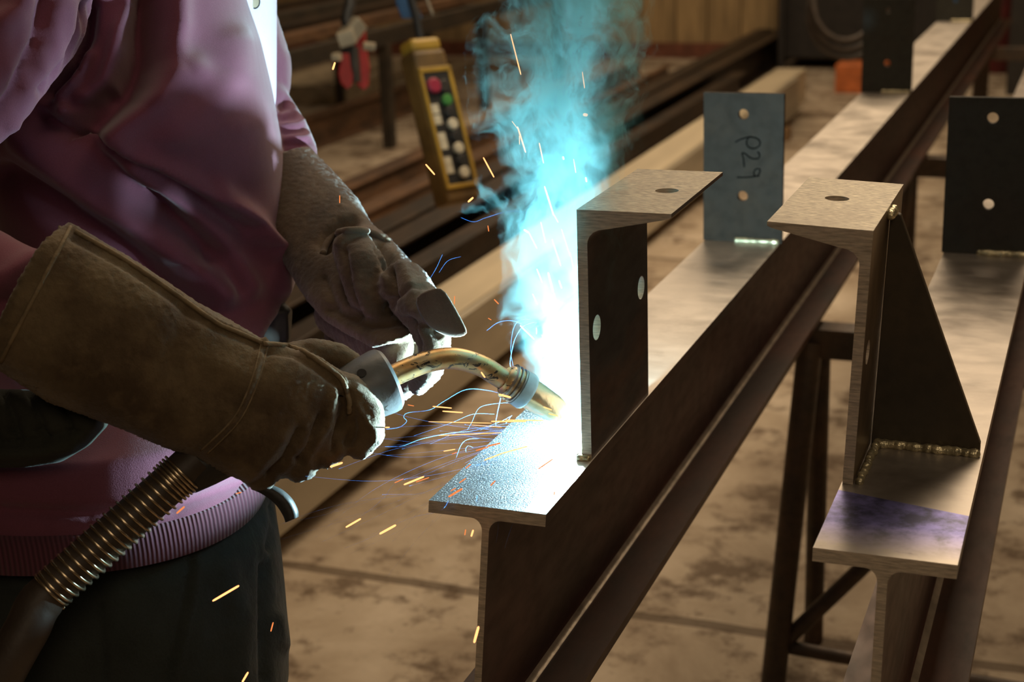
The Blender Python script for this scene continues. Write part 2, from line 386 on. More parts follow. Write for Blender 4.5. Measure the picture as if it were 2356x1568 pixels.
def drill(o, holes):                       # holes: (centre, axis, radius, depth)
    for c, ax, r, d in holes:
        mb = MB().tube([Vector(c)-Vector(ax)*d, Vector(c)+Vector(ax)*d], r, 32)
        h = mb.build('cutter', M['cut']); m = o.modifiers.new('h', 'BOOLEAN'); m.object = h; m.operation = 'DIFFERENCE'; m.solver = 'EXACT'
        dg = bpy.context.evaluated_depsgraph_get(); dg.update(); nm = bpy.data.meshes.new_from_object(o.evaluated_get(dg))
        old = o.data; o.modifiers.clear(); o.data = nm; nm.name = o.name; bpy.data.meshes.remove(old); bpy.data.objects.remove(h)
    o.data.polygons.foreach_set('use_smooth', [True]*len(o.data.polygons)); o.data.set_sharp_from_angle(angle=.5)
    return o
def channel_poly(xw, side, zt, zb, tw=.0105, fl=.102):
    # standing channel cut: web face at xw, sloped flange reaching to side (+1 right, -1 left)
    s = side; h = math.pi/2; r = .016; t1, t0 = .006, .020
    P = [(xw, zb), (xw, zt), (xw+s*fl, zt), (xw+s*fl, zt-t1+.002), (xw+s*(fl-.004), zt-t1)]
    xs = tw+r; zr = zt-t0
    P += [(xw+s*(xs+.004), zr+.0008)]
    P += [(xw+s*(tw+r*(1-math.cos(a))), zr-r+r*math.sin(a)) for a in [h*.85, h*.6, h*.35, h*.15, 0]]
    P += [(xw+s*tw, zb)]
    return P
# channel on beam 1
root = thing('channel_bracket', 'upright steel channel bracket being welded beside the bright arc', 'bracket', (.118, .257, ZT))
ch = MB().prism(channel_poly(.1128, 1, 1.171, ZT, .0108, .099), 'y', .148, .366, 0, None, 1).build('channel', [M['channel_in'], M['cut'], M['brushed']], root, auto=.4)
for p in ch.data.polygons:
    if p.normal.z > .9 and p.center.z > 1.15: p.material_index = 2
drill(ch, [((.1777, .2561, 1.171), (0, 0, 1), .0125, .05), ((.118, .174, 1.0395), (1, 0, 0), .0135, .03), ((.118, .3394, 1.0387), (1, 0, 0), .0135, .03)])
def bead(name, a, b, r, parent, n=26, seed=1):
    rnd = random.Random(seed); a, b = np.array(a), np.array(b); mb = MB()
    for i in range(n):
        t = (i+.5)/n; c = a+(b-a)*t; q = r*(.85+.3*rnd.random())
        mb.sphere(c+np.array([rnd.uniform(-1, 1), rnd.uniform(-1, 1), rnd.uniform(0, .6)])*r*.25, q, 10)
    return organic(name, mb, M['weld'], parent, r*.28, 2)
bead('weld_bead', (.1095, .146, .9015), (.1195, .1465, .9012), .0042, root, 5, 3)
bead('weld_bead', (.1095, .15, .9015), (.1100, .20, .9015), .0045, root, 12, 4)
# channel with gusset on beam 2
root = thing('channel_bracket', 'finished steel channel bracket with triangular gusset on right beam', 'bracket', (.42, .25, ZT))
ch = MB().prism(channel_poly(.0, -1, .262, 0), 'y', .157, .382, 0, None, 1)
ch.v = [tuple(Matrix.Rotation(.042, 3, 'Y') @ Vector(v) + Vector((.3965, 0, ZT))) for v in ch.v]
ch = ch.build('channel', [M['gusset'], M['cut'], M['brushed']], root, auto=.4)
for p in ch.data.polygons:
    if p.normal.z > .9 and p.center.z > 1.15: p.material_index = 2
    elif p.normal.x > .9: p.material_index = 3
ch.data.materials.append(simple('warm_brown_web', (.17, .12, .07), .38, .55, .35, 20))
drill(ch, [((.352, .285, 1.16), (0, 0, 1), .0125, .05), ((.400, .19, 1.03), (1, 0, 0), .0125, .03)])
P = [(.3975, ZT), (.5095, ZT), (.5095, ZT+.012), (.4185, ZT+.252), (.4085, ZT+.256)]
MB().prism(P, 'y', .274, .283, 0, None, 0).build('gusset', M['gusset'], root, bevel=.0008)
bead('weld_bead', (.402, .2705, .9025), (.507, .2690, .9025), .0055, root, 26, 5)
bead('weld_bead', (.4015, .16, .9015), (.4045, .262, .9025), .0045, root, 20, 6)
bead('weld_bead', (.4090, .258, 1.154), (.4115, .288, 1.154), .006, root, 6, 8)

# end plates standing across the beams
def end_plate(xc, y, label, holes, h=.245, w=.131, mat='plate'):
    rt = thing('end_plate', label, 'plate', (xc, y, ZT), 'drilled plates standing across the beams')
    o = MB().box((xc-w/2, y, ZT), (xc+w/2, y+.010, ZT+h)).build('plate', [M[mat]], rt)
    drill(o, [((xc+hx, y, ZT+hz), (0, 1, 0), .0085, .03) for hx, hz in holes])
    mb = MB()
    for i in range(24):
        t = i/23; mb.sphere((xc-.008+t*.066, y-.0025, ZT+.003), .0052+.0012*random.random(), 10)
    organic('weld_bead', mb, M['weld'], rt, .0016, 2); return rt
p29 = end_plate(.0625, 1.137, 'dark drilled plate marked P29 standing across the near beam', [(0, .211), (0, .077)], mat='plate29')
end_plate(.447, 1.139, 'dark drilled plate without writing standing across the right-hand beam', [(0, .214), (.001, .080)])
end_plate(.0625, 2.85, 'dark drilled plate further back behind the plate marked P29', [(0, .214), (0, .077)])
end_plate(.0625, 4.68, 'farthest drilled plate on the welded beam, cut by the top edge', [(0, .214), (0, .077)])
# handwriting, reading downwards
def stroke(pts): return [onz_plane(q) for q in pts]
def ony(x, y, Y):
    d = ray(x, y); return CAM + d*(Y-CAM[1])/d[1]
def smooth_line(pts, n=6):
    pts = [np.array(p, float) for p in pts]; out = []
    for i in range(len(pts)-1):
        p0 = pts[max(i-1, 0)]; p1 = pts[i]; p2 = pts[i+1]; p3 = pts[min(i+2, len(pts)-1)]
        for k in range(n):
            t = k/n; out.append(.5*((2*p1)+(-p0+p2)*t+(2*p0-5*p1+4*p2-p3)*t*t+(-p0+3*p1-3*p2+p3)*t**3))
    out.append(pts[-1]); return out
mb = MB()
C7 = lambda a: (1560+a[0]*.3827, a[1]*.3827)
for s in ([(345, 855), (375, 838), (420, 825), (440, 822)], [(430, 822), (470, 830), (492, 850), (488, 875), (462, 892), (432, 888), (415, 872), (412, 848), (425, 826)],
          [(478, 912), (490, 930), (484, 950), (455, 955), (430, 945), (405, 925), (385, 920), (392, 950), (398, 1005)],
          [(480, 1055), (492, 1035), (490, 1015), (465, 1018), (455, 1040), (465, 1058), (490, 1056)], [(490, 1056), (450, 1062), (400, 1066), (355, 1066)]):
    q = smooth_line([ony(*C7(a), 1.1362) for a in s], 5)
    mb.tube(q, .0011, 6)
w = mb.build('handwriting', M['marker'], p29)
w['label'] = 'black handwritten P29 reading downwards'

# ------------------------------------------------------------------ trestles
def trestle(y, x0, x1, zt, label):
    rt = thing('trestle', label, 'trestle', ((x0+x1)/2, y, FLZ), 'tube trestles under the beams')
    MB().box((x0, y-.03, zt-.06), (x1, y+.03, zt)).build('top_rail', M['tube'], rt, bevel=.003)
    for xx, dx in ((x0+.12, -.035), (x1-.12, .035)):
        a = MB().tube([(xx, y-.02, zt-.03), (xx+dx, y-.15, FLZ)], .025, 16).build('leg', M['tube'], rt, auto=.6)
        a = MB().tube([(xx+.012, y+.03, zt-.03), (xx+dx*.3+.02, y+.05, FLZ)], .020, 16).build('leg', M['tube'], rt, auto=.6)
    MB().tube([(x0+.10, y-.12, FLZ+.08), (x0+.46, y-.03, FLZ+.50)], .016, 12).build('brace', M['tube'], rt, auto=.6)
    MB().tube([(x0+.10, y-.12, FLZ+.07), (x1-.10, y-.12, FLZ+.05)], .014, 12).build('brace', M['tube'], rt, auto=.6)
    return rt
trestle(1.58, -.015, .68, .632, 'dark tube trestle with braced legs under the two beams')
trestle(3.4, -.06, .72, .632, 'blurred dark trestle further back under the two beams')
trestle(6.2, -.06, .72, .632, 'farthest trestle holding the far ends of the beams')

# ------------------------------------------------------------------ the worker
person = thing('person', 'person in maroon sweatshirt and leather gauntlets welding beside the beam', 'person', (-.42, .27, FLZ))
HR = np.array([math.cos(YAW), -math.sin(YAW), 0]); HF = np.array([math.sin(YAW), math.cos(YAW), 0])
def body_secs(rows, d0, a, b):
    dz_ = d0            # rows: (silhouette x, y) at the right-hand side
    out = []
    for r_ in rows:
        x, y = r_[0], r_[1]; aa = r_[2] if len(r_) > 2 else a; bb = r_[3] if len(r_) > 3 else b
        d0 = dz_+float(np.interp(y, [250, 480, 660, 880], [-.04, .06, .06, -.20]))
        out.append((U(x, y, d0)-HR*aa, HR*aa, HF*bb))
    return out
TD = 1.94
rows = [(420, -420, .12, .13), (500, -300, .15, .18), (548, -120), (572, 0), (598, 110), (630, 260), (654, 400), (672, 520), (682, 600), (680, 650), (652, 705), (615, 755),
        (592, 820), (588, 920), (596, 1010), (612, 1080), (622, 1130)]
mb = MB().loft(body_secs(rows, TD, .185, .185), 64, e=2.3)
A = lambda L: [(U(x, y, d), px2m(r, d)) for x, y, d, r in L]
mb.chain(A([(190, -330, 1.80, 170), (60, -120, 1.66, 175), (30, 20, 1.62, 172), (-60, 150, 1.58, 165), (-210, 320, 1.54, 150), (-260, 480, 1.50, 140), (-150, 600, 1.49, 138), (-10, 672, 1.497, 132), (50, 690, 1.505, 118)]), 16)
mb.chain(A([(420, -250, 2.08, 130), (520, 20, 2.12, 110), (585, 150, 2.10, 88), (612, 196, 2.09, 58)]), 14)
mb.chain(A([(590, 210, 2.08, 62), (628, 262, 2.07, 58), (655, 310, 2.05, 60), (672, 350, 2.03, 60)]), 14)
c1 = lambda L: [(a*.5102, b*.5102) for a, b in L]
FOLD = [
 (c1([(600, -40), (590, 20), (545, 130), (520, 250), (480, 370), (430, 430), (300, 500)]), .016, 22),
 (c1([(400, 250), (330, 370), (260, 420)]), .010, 14),
 (c1([(410, 30), (395, 150), (330, 290), (220, 420)]), -.020, 14),
 (c1([(655, 0), (645, 250), (570, 430), (420, 560)]), -.034, 50),
 (c1([(480, 420), (400, 470), (330, 470)]), -.012, 12),
 (c1([(780, 0), (780, 120), (745, 320), (690, 430), (560, 540), (480, 620)]), .016, 34),
 (c1([(860, 320), (780, 420), (640, 520), (490, 610)]), .010, 40),
 (c1([(1060, 200), (1050, 330), (950, 470), (800, 560)]), .008, 45),
 (c1([(190, 520), (300, 590), (450, 660), (700, 770), (900, 890), (1100, 1020)]), -.012, 10),
 (c1([(560, 690), (700, 745), (900, 850), (1100, 980), (1230, 1130)]), .012, 22),
 (c1([(100, 620), (300, 780), (500, 930), (800, 1150), (1000, 1330)]), .014, 32),
 (c1([(600, 760), (780, 900), (980, 1080), (1120, 1290)]), .008, 26),
 (c1([(330, 640), (560, 830), (760, 970), (940, 1150)]), -.014, 26),
 (c1([(0, 800), (250, 950), (450, 1070), (700, 1250), (900, 1400)]), -.018, 30),
 (c1([(700, 900), (900, 1050), (1000, 1150), (1080, 1300)]), -.008, 18),
 (c1([(1000, 850), (1150, 1000), (1260, 1180), (1270, 1300)]), .008, 22),
 (c1([(0, 110), (60, 60), (100, 0)]), .01, 30), (c1([(210, 0), (195, 170), (90, 420), (0, 560)]), -.012, 22),
 ([(0, 640), (60, 600), (110, 590)], .006, 22), ([(0, 700), (70, 690), (120, 740)], -.006, 20),
 ([(650, 236), (664, 232)], -.010, 8), ([(652, 268), (680, 266)], -.007, 6), ([(660, 298), (700, 296)], -.007, 6), ([(665, 325), (712, 325)], -.006, 6), ([(660, 282), (695, 280)], .004, 8), ([(665, 312), (708, 310)], .004, 8),
 ([(0, 1174), (200, 1182), (400, 1165), (560, 1110), (640, 1060)], -.006, 9),
]
sw = organic('sweatshirt', mb, M['sweater'], person, .0045, 6, [(p_, a_*1.5, max(w_, 15)) for p_, a_, w_ in FOLD])
# ribbed hem band
rows = [(612, 1085, .19, .19), (618, 1100, .192, .192), (618, 1120, .192, .192), (610, 1140, .188, .188), (604, 1146, .180, .180)]
hs = body_secs([(616, 1062, .188, .188), (624, 1080, .194, .194), (624, 1110, .195, .195), (612, 1140, .190, .190), (604, 1143, .182, .182)], TD, .19, .19)
MB().loft(hs, 96, e=2.3).build('hem_band', M['rib'], person, auto=.9)
# pale chest panel with a small printed badge
rows = [(540, -380, .10, .10), (620, -250), (636, -100), (633, 0), (633, 120), (632, 230), (622, 300), (580, 360)]
organic('chest_front', MB().loft(body_secs(rows, 2.01, .11, .12), 40, e=2.4), M['pale'], person, .006, 3)
person_front = U(586, 4, 1.90)
bd = MB()
def oval(c, a, b, th, mi):
    n = 28; vs = []
    for s_ in (0, 1):
        for k in range(n):
            q = 2*math.pi*k/n; vs.append(c+RT*a*math.cos(q)+UP*b*math.sin(q)-FW*th*s_)
    bd.add(vs, [tuple(range(n)), tuple(range(2*n-1, n-1, -1))]+[(k, (k+1) % n, n+(k+1) % n, n+k) for k in range(n)], mi)
oval(person_front, px2m(13, 1.90), px2m(17, 1.90), .0015, 0); oval(person_front-FW*.0016, px2m(10.5, 1.90), px2m(14, 1.90), .001, 1)
oval(person_front-FW*.0026+UP*.006+RT*.001, px2m(5, 1.90), px2m(4.5, 1.90), .0008, 2); oval(person_front-FW*.0026+UP*.004-RT*.003, px2m(4, 1.90), px2m(5, 1.90), .0008, 3)
bd.build('printed_badge', [M['dark'], M['white'], M['red'], M['orange']], person)
# trousers, boots
mb = MB(); mb.loft(body_secs([(560, 1000, .14, .14), (590, 1110, .15, .15), (628, 1190, .176, .176), (642, 1300, .186, .186), (652, 1400, .188, .188), (660, 1500, .188, .180), (660, 1600, .18, .17)], TD, .18, .18), 48, e=2.3)
hipN = U(300, 1560, 1.80); hipF = U(300, 1500, 2.06)
for h, dy in ((hipN, -.02), (hipF, .02)):
    x, y, z = h; mb.chain([((x+.04, y, z), .115), ((x+.06, y+dy, .38), .10), ((x+.02, y+dy, .02), .085), ((x+.02, y+dy, -.02), .08)], 16)
TR = [([(440, 1285), (432, 1360), (410, 1460), (385, 1568)], -.006, 7), ([(455, 1285), (447, 1360), (425, 1460), (400, 1568)], .004, 7), ([(628, 1160), (632, 1200), (622, 1260)], -.01, 8),
      ([(0, 1345), (80, 1360), (60, 1440)], -.006, 8), ([(230, 1390), (240, 1568)], -.005, 7), ([(612, 1300), (608, 1450), (612, 1568)], -.010, 12), ([(640, 1420), (655, 1480)], .010, 16), ([(520, 1310), (560, 1420), (550, 1568)], .006, 30)]
organic('work_trousers', mb, M['trouser'], person, .006, 5, TR)
for h, dy in ((hipN, -.02), (hipF, .02)):
    x, y, z = h; b = MB(); b.chain([((x+.0, y+dy, .0), .07), ((x+.02, y+dy, -.03), .06)], 12); b.loft([((x-.08+.30*t, y+dy+.11*t, -.045-.0*t), np.array([0, .05-.012*t, 0]), np.array([0, 0, .036-.008*t])) for t in (0, .3, .6, .9, 1.0)], 20)
    b.v = [(a, c, max(d, FLZ)) for a, c, d in b.v]; organic('boot', b, M['black'], person, .006, 3)
# dark pouch on the belt, ribbed pad at the hip
b = MB(); b.loft([(U(x, y, 1.95), RT*px2m(a, 1.95), FW*.03) for x, y, a in ((618, 690, 30), (636, 715, 34), (632, 750, 36), (630, 800, 36), (625, 840, 30))], 24, e=3.5)
organic('belt_pouch', b, M['dark'], person, .004, 2, [([(600, 735), (668, 712)], .004, 6), ([(655, 700), (658, 780)], .004, 5)])
b = MB(); b.loft([(U(x, y, 1.54), (UP*px2m(h, 1.54)), FW*.03) for x, y, h in ((-120, 985, 85), (-40, 985, 92), (60, 985, 90), (140, 985, 78), (200, 975, 52), (238, 965, 18))], 32, e=2.6)
RP = [([(x, 900), (x+22, 965), (x+28, 990)], -.010, 8) for x in (-45, 10, 70, 135)] + [([(x+20, 985), (x+45, 1000), (x+42, 1020)], -.007, 6) for x in (-50, 0, 62)] + [([(-20, 1020), (80, 1012), (180, 990)], -.006, 6), ([(-20, 1040), (80, 1038), (160, 1020)], .010, 14)]
organic('ribbed_pad', b, M['pad'], person, .004, 2, RP)

# near gauntlet (holds the torch)
GD = lambda x: 1.482+.080*max(0, min(1, (x-80)/760.))
def gsec(tx, ty, bx, by, hd):
    d = GD((tx+bx)/2); a = (U(tx, ty, d)-U(bx, by, d))/2; return (U((tx+bx)/2, (ty+by)/2, d), a, FW*hd)
mb = MB()
outer = [gsec(160, 512, -8, 842, .068), gsec(172, 520, 4, 850, .070), gsec(300, 594, 120, 926, .066), gsec(450, 693, 290, 988, .060), gsec(545, 745, 385, 1030, .052), gsec(605, 782, 455, 1055, .050), gsec(660, 800, 520, 1090, .050), gsec(715, 815, 580, 1110, .048), gsec(770, 842, 655, 1100, .040), gsec(800, 880, 730, 1060, .03)]
inner = [gsec(250, 575, 95, 880, .050), gsec(160, 530, 8, 825, .058)]
mb.loft(inner+outer, 48, e=2.3)
K = lambda L, dd=0: [(U(x, y, GD(x)+dd), px2m(r, GD(x)+dd)) for x, y, r in L]
mb.chain(K([(640, 840, 44), (715, 812, 36), (775, 818, 32), (812, 838, 28)], .035))
mb.chain(K([(735, 890, 52), (800, 905, 48), (842, 950, 44), (850, 995, 38), (828, 1030, 30)], -.005))
mb.chain(K([(780, 905, 42), (812, 960, 38), (822, 1000, 30)], .0))
mb.chain(K([(690, 940, 52), (745, 985, 44), (765, 1030, 36), (752, 1052, 28)], -.006))
mb.chain(K([(640, 985, 50), (690, 1035, 42), (700, 1075, 32), (684, 1086, 26)], -.004))
mb.chain(K([(580, 1010, 46), (615, 1070, 38), (610, 1100, 28), (592, 1106, 24)], 0))
GF = [
 ([(168, 528), (300, 603), (430, 692), (500, 740), (545, 760), (602, 786)], .0035, 5), ([(165, 548), (296, 620), (424, 708), (494, 756), (540, 774), (600, 797)], -.003, 6),
 ([(160, 516), (310, 588), (440, 676)], .003, 8),
 ([(606, 790), (680, 800), (740, 835), (790, 872), (804, 915), (806, 960)], .0045, 6), ([(604, 806), (676, 815), (730, 848), (776, 885), (790, 930)], -.004, 7),
 ([(606, 790), (585, 870), (545, 960), (470, 1036)], .003, 6), ([(590, 790), (568, 868), (528, 955), (452, 1030)], -.002, 5), ([(622, 795), (602, 872), (560, 965), (486, 1042)], -.0025, 6),
 ([(795, 900), (785, 980), (765, 1040)], -.010, 9), ([(770, 900), (750, 980), (700, 1050)], .005, 12), ([(740, 960), (712, 1030), (690, 1060)], -.009, 9), ([(690, 990), (655, 1060), (620, 1095)], -.008, 9), ([(650, 1010), (590, 1080), (560, 1110)], .004, 12),
 ([(806, 905), (812, 990), (800, 1020)], -.006, 8), ([(100, 560), (60, 640), (20, 740)], .002, 10), ([(430, 720), (410, 780), (395, 840)], -.004, 26), ([(500, 840), (570, 870)], .004, 30),
 ([(840, 960), (870, 1000)], .002, 8), ([(820, 930), (855, 985), (862, 1010)], .003, 5),
]
for cx, cy, r in ((300, 737, 26), (300, 737, 12)):
    GF.append(([(cx+r*math.cos(q), cy+r*.9*math.sin(q)) for q in np.linspace(0, 6.3, 13)], -.0007, 4))
FZ = np.random.RandomState(5)
fuzz = lambda co, px, face: FZ.normal(0, .00042, len(co))
rg = organic('welding_glove', mb, M['leather'], person, .0032, 4, GF, fuzz); rg['label'] = 'long suede gauntlet on the hand holding the torch'

from mathutils.bvhtree import BVHTree
def on_surface(ob, pts, lift=0.0):
    bv = BVHTree.FromPolygons([v.co for v in ob.data.vertices], [tuple(p.vertices) for p in ob.data.polygons]); out = []
    for x, y in smooth_line(pts, 8):
        d = Vector(ray(x, y)).normalized(); h = bv.ray_cast(Vector(CAM), d)
        if h[0] is not None: out.append(np.array(h[0]+h[1]*lift))
    return out
for nm_, pts, r_, lf in (('seam_welt', [(172, 532), (300, 606), (430, 695), (500, 743), (545, 763), (602, 788)], .0026, .0006),
                     ('seam_welt', [(606, 790), (680, 801), (740, 836), (786, 872), (802, 915), (804, 950)], .0028, .0006),
                     ('stitch_row', [(600, 792), (580, 870), (538, 960), (462, 1036)], .0010, .0), ('stitch_row', [(616, 796), (594, 876), (552, 966), (478, 1042)], .0010, .0),
                     ('cuff_binding', [(162, 522), (130, 585), (80, 680), (30, 775), (2, 830)], .0022, .0)):
    q = on_surface(rg, pts, lf)
    if len(q) > 4:
        w_ = MB().tube(q, r_, 8).build(nm_, M['welt'], rg, smooth=True)
# far gauntlet
mb = MB(); FD = lambda x: 2.03-.335*max(0, min(1, (x-640)/360.))
K2 = lambda L, dd=0: [(U(x, y, FD(x)+dd), px2m(r, FD(x)+dd)) for x, y, r in L]
def fsec(lx, ly, rx, ry, hd):
    d = FD((lx+rx)/2); return (U((lx+rx)/2, (ly+ry)/2, d), (U(rx, ry, d)-U(lx, ly, d))/2, FW*hd)
mb.loft([fsec(600, 385, 712, 338, .045), fsec(598, 400, 722, 348, .047), fsec(600, 460, 768, 395, .05), fsec(615, 540, 822, 455, .05), fsec(650, 600, 856, 515, .046), fsec(680, 650, 900, 550, .046), fsec(705, 690, 950, 605, .044), fsec(745, 735, 985, 655, .040), fsec(800, 770, 1010, 705, .034), fsec(860, 800, 1028, 750, .028)], 40, e=2.2)
mb.chain(K2([(812, 572, 50), (836, 622, 58), (848, 672, 54), (858, 708, 40), (862, 726, 26)], -.058))
mb.chain(K2([(780, 720, 60), (860, 780, 55), (930, 820, 45)], .0))
mb.chain(K2([(930, 660, 62), (985, 730, 55), (1000, 790, 40), (990, 850, 32), (962, 884, 26)], -.004))
mb.chain(K2([(880, 720, 58), (945, 800, 46), (955, 860, 36), (925, 896, 26)], .02))
mb.chain(K2([(830, 760, 52), (880, 830, 44), (900, 880, 34), (885, 905, 24)], .05))
mb.chain(K2([(790, 770, 44), (820, 830, 38), (840, 870, 30)], .075))
FF = [
 ([(748, 568), (765, 534), (790, 514), (815, 509)], -.022, 11), ([(770, 560), (800, 535), (850, 530), (880, 545)], .004, 9), ([(795, 560), (830, 540), (885, 552)], -.003, 5),
 ([(873, 568), (893, 600), (900, 660), (895, 710)], -.014, 10), ([(905, 580), (930, 620), (950, 665)], .004, 14), ([(880, 700), (940, 665), (1000, 655)], -.004, 6),
 ([(790, 575), (800, 660), (820, 720)], -.008, 9), ([(755, 710), (850, 745), (930, 735), (1010, 760)], -.008, 12), ([(935, 740), (960, 790), (955, 830)], -.008, 9), ([(1010, 740), (1000, 770), (1020, 790)], -.004, 8),
 ([(870, 620), (885, 640)], .002, 6), ([(860, 665), (895, 660)], -.002, 4), ([(855, 690), (890, 690)], -.002, 4), ([(745, 640), (770, 700)], -.006, 10),
]
rnd = random.Random(3)
lg = organic('welding_glove', mb, M['leather2'], person, .0032, 4, FF, fuzz); lg['label'] = 'dark worn leather glove on the hand behind the torch'
q = on_surface(lg, [(742, 585), (756, 552), (785, 534), (830, 530), (868, 540), (892, 556)], .001)
if len(q) > 4: MB().tube(q, .0042, 10).build('cuff_edge', M['leather2'], lg, smooth=True)
# torn flap
pts = [[(950, 682), (985, 664), (1016, 657)], [(958, 712), (1000, 696), (1036, 684)], [(972, 742), (1018, 730), (1054, 716)], [(1000, 762), (1042, 768), (1070, 746)], [(1034, 776), (1060, 777), (1080, 768)]]
vs = []; dps = [1.690, 1.680, 1.672]
for s_ in (0, .003):
    for r_ in pts:
        for (x, y), d in zip(r_, dps): vs.append(U(x, y, d-.012+s_))
fs = []; R_, C_ = 5, 3; N_ = R_*C_
for i in range(R_-1):
    for j in range(C_-1):
        q = (i*C_+j, i*C_+j+1, (i+1)*C_+j+1, (i+1)*C_+j); fs += [q, tuple(N_+k for k in reversed(q))]
ring = [(0, 0), (0, 1), (0, 2), (1, 2), (2, 2), (3, 2), (4, 2), (4, 1), (4, 0), (3, 0), (2, 0), (1, 0)]
for (a, b), (c, d) in zip(ring, ring[1:]+ring[:1]): fs.append((a*C_+b, c*C_+d, N_+c*C_+d, N_+a*C_+b))
o = MB().add(vs, fs).build('leather_flap', M['leather2'], person, True); m = o.modifiers.new('s', 'SUBSURF'); m.levels = m.render_levels = 1

# ------------------------------------------------------------------ welding torch
T0 = U(430, 1085, 1.530); T1 = U(905, 866, 1.595)
torch = thing('welding_torch', 'welding torch with bent copper neck held in the gauntlet', 'torch', T0)
ax = (T1-T0); L = np.linalg.norm(ax); ax = ax/L
def along(s): return T0+ax*s
MB().tube([along(-.012), along(0), along(.02), along(L*.5), along(L-.05)], [.019, .023, .0235, .021, .021], 24).build('handle', M['black'], torch, auto=.6)
bell = [(-.070, .025), (-.055, .0295), (-.030, .0335), (-.010, .0352), (-.004, .0345), (0, .031), (.0015, .020), (.002, .014)]
cap = MB().tube([along(L-.003+a) for a, r_ in bell], [r_ for a, r_ in bell], 40).build('handle_cap', M['grey_plastic'], torch, auto=.5); cap['label'] = 'grey bell-shaped handle cap'
for cx, cy, rr in ((832, 858, 11), (893, 937, 9)):
    c = U(cx, cy, 1.57); n = c-along(np.dot(c-T0, ax)); n = n/np.linalg.norm(n); s = along(np.dot(c-T0, ax))
    d = (U(cx, cy, 1.0)-CAM); d = d/np.linalg.norm(d)     # bolt recess seats on the shell
    w = CAM-s; b_ = np.dot(d, w)-np.dot(d, ax)*np.dot(w, ax); a_ = 1-np.dot(d, ax)**2; c_ = np.dot(w, w)-np.dot(w, ax)**2-.0335**2
    tt = (-b_-math.sqrt(max(b_*b_-a_*c_, 0)))/a_; hit = CAM+d*tt; q = hit-along(np.dot(hit-T0, ax)); q = q/np.linalg.norm(q)
    MB().tube([hit-q*.004, hit+q*.0006], px2m(rr, 1.6), 20).build('bolt_hole', M['black_hole'], torch, auto=.5)
neck = smooth_line([U(880, 876, 1.592), U(930, 852, 1.600), U(985, 831, 1.609), U(1045, 824, 1.620), U(1105, 840, 1.632), U(1150, 867, 1.640), U(1185, 887, 1.646)], 8)
MB().tube(neck, px2m(25, 1.63), 28).build('neck', M['copper'], torch, auto=.8)
n0, n1 = U(1165, 872, 1.641), U(1290, 949, 1.663); nd = (n1-n0)/np.linalg.norm(n1-n0); NL = np.linalg.norm(n1-n0)
Q = lambda s: n0+nd*s*NL
MB().tube([Q(-.04), Q(0), Q(.06), Q(.16), Q(.2)], [.0135, .0165, .018, .0185, .018], 32).build('nozzle_holder', M['copper'], torch, auto=.5)
for s_ in (.03, .10, .17, .235): MB().tube([Q(s_), Q(s_+.012), Q(s_+.030), Q(s_+.04)], [.0185, .0205, .0205, .0185], 32).build('retaining_ring', M['collar_steel'], torch, auto=.7)
MB().tube([Q(.20), Q(.215), Q(.36), Q(.40), Q(.41)], [.018, .0205, .0208, .0195, .016], 32).build('insulator', M['teal_ring'], torch, auto=.5)
MB().tube([Q(.38), Q(.60), Q(.85), Q(1.0), Q(1.0), Q(.9)], [.0168, .0165, .0150, .0122, .0100, .0095], 32).build('nozzle', M['brass'], torch, auto=.5)
tipw = [Q(.9), Q(1.03), Q(1.12)]; MB().tube(tipw, [.003, .003, .0012], 12).build('contact_tip', M['copper'], torch)
# strain-relief spring and cable
S0, S1 = U(420, 1085, 1.523), U(112, 1362, 1.49); sx = (S1-S0); SL = np.linalg.norm(sx); sx = sx/SL
e1 = np.cross(sx, FW); e1 /= np.linalg.norm(e1); e2 = np.cross(sx, e1)
pts = []; turns = 24; NS = turns*20
for i in range(NS+1):
    t = i/NS; w = t-.018*math.sin(2*math.pi*t)*1.0
    if t < .2: w = t*.55
    elif t < .92: w = .11+(t-.2)*(.95-.11)/.72
    else: w = .95+(t-.92)*.05/.08
    rr = px2m(51-3*t, 1.52)
    a = 2*math.pi*turns*t; pts.append(S0+sx*SL*w+(e1*math.cos(a)+e2*math.sin(a))*rr)
MB().tube(pts, .0016, 8).build('spring', M['spring'], torch, True)
cab = smooth_line([S0-sx*.02, S0+sx*SL*.4, S1, U(60, 1450, 1.475), U(0, 1560, 1.47), U(-60, 1700, 1.48), U(-140, 1900, 1.50)], 8)
MB().tube(cab, [px2m(47, 1.5)]*17+[px2m(51, 1.5)]*(len(cab)-17), 24).build('cable', M['hose'], torch, auto=.8)
tl = smooth_line([U(596, 1118, 1.545), U(625, 1130, 1.545), U(652, 1152, 1.545), U(668, 1178, 1.545), U(672, 1194, 1.545)], 5)
MB().loft([(p, RT*px2m(20-8*abs(i/(len(tl)-1)-.3), 1.54)+UP*px2m(6, 1.54), FW*.010) for i, p in enumerate(tl)], 16, e=3).build('trigger', M['black'], torch, auto=.8)

# ------------------------------------------------------------------ arc, smoke, sparks
t = NT('arc_plasma'); e = t.n('ShaderNodeEmission'); e.inputs[0].default_value = (.75, .95, 1, 1); e.inputs[1].default_value = 60; t.l(e.outputs[0], t.out.inputs[0])
mb = MB(); mb.sphere(ARC+np.array([.004, .003, -.010]), .0045, 16)
arc = mb.build('welding_arc', t.m, smooth=True); tag(arc, 'blinding white welding arc between torch nozzle and channel foot', 'welding arc')

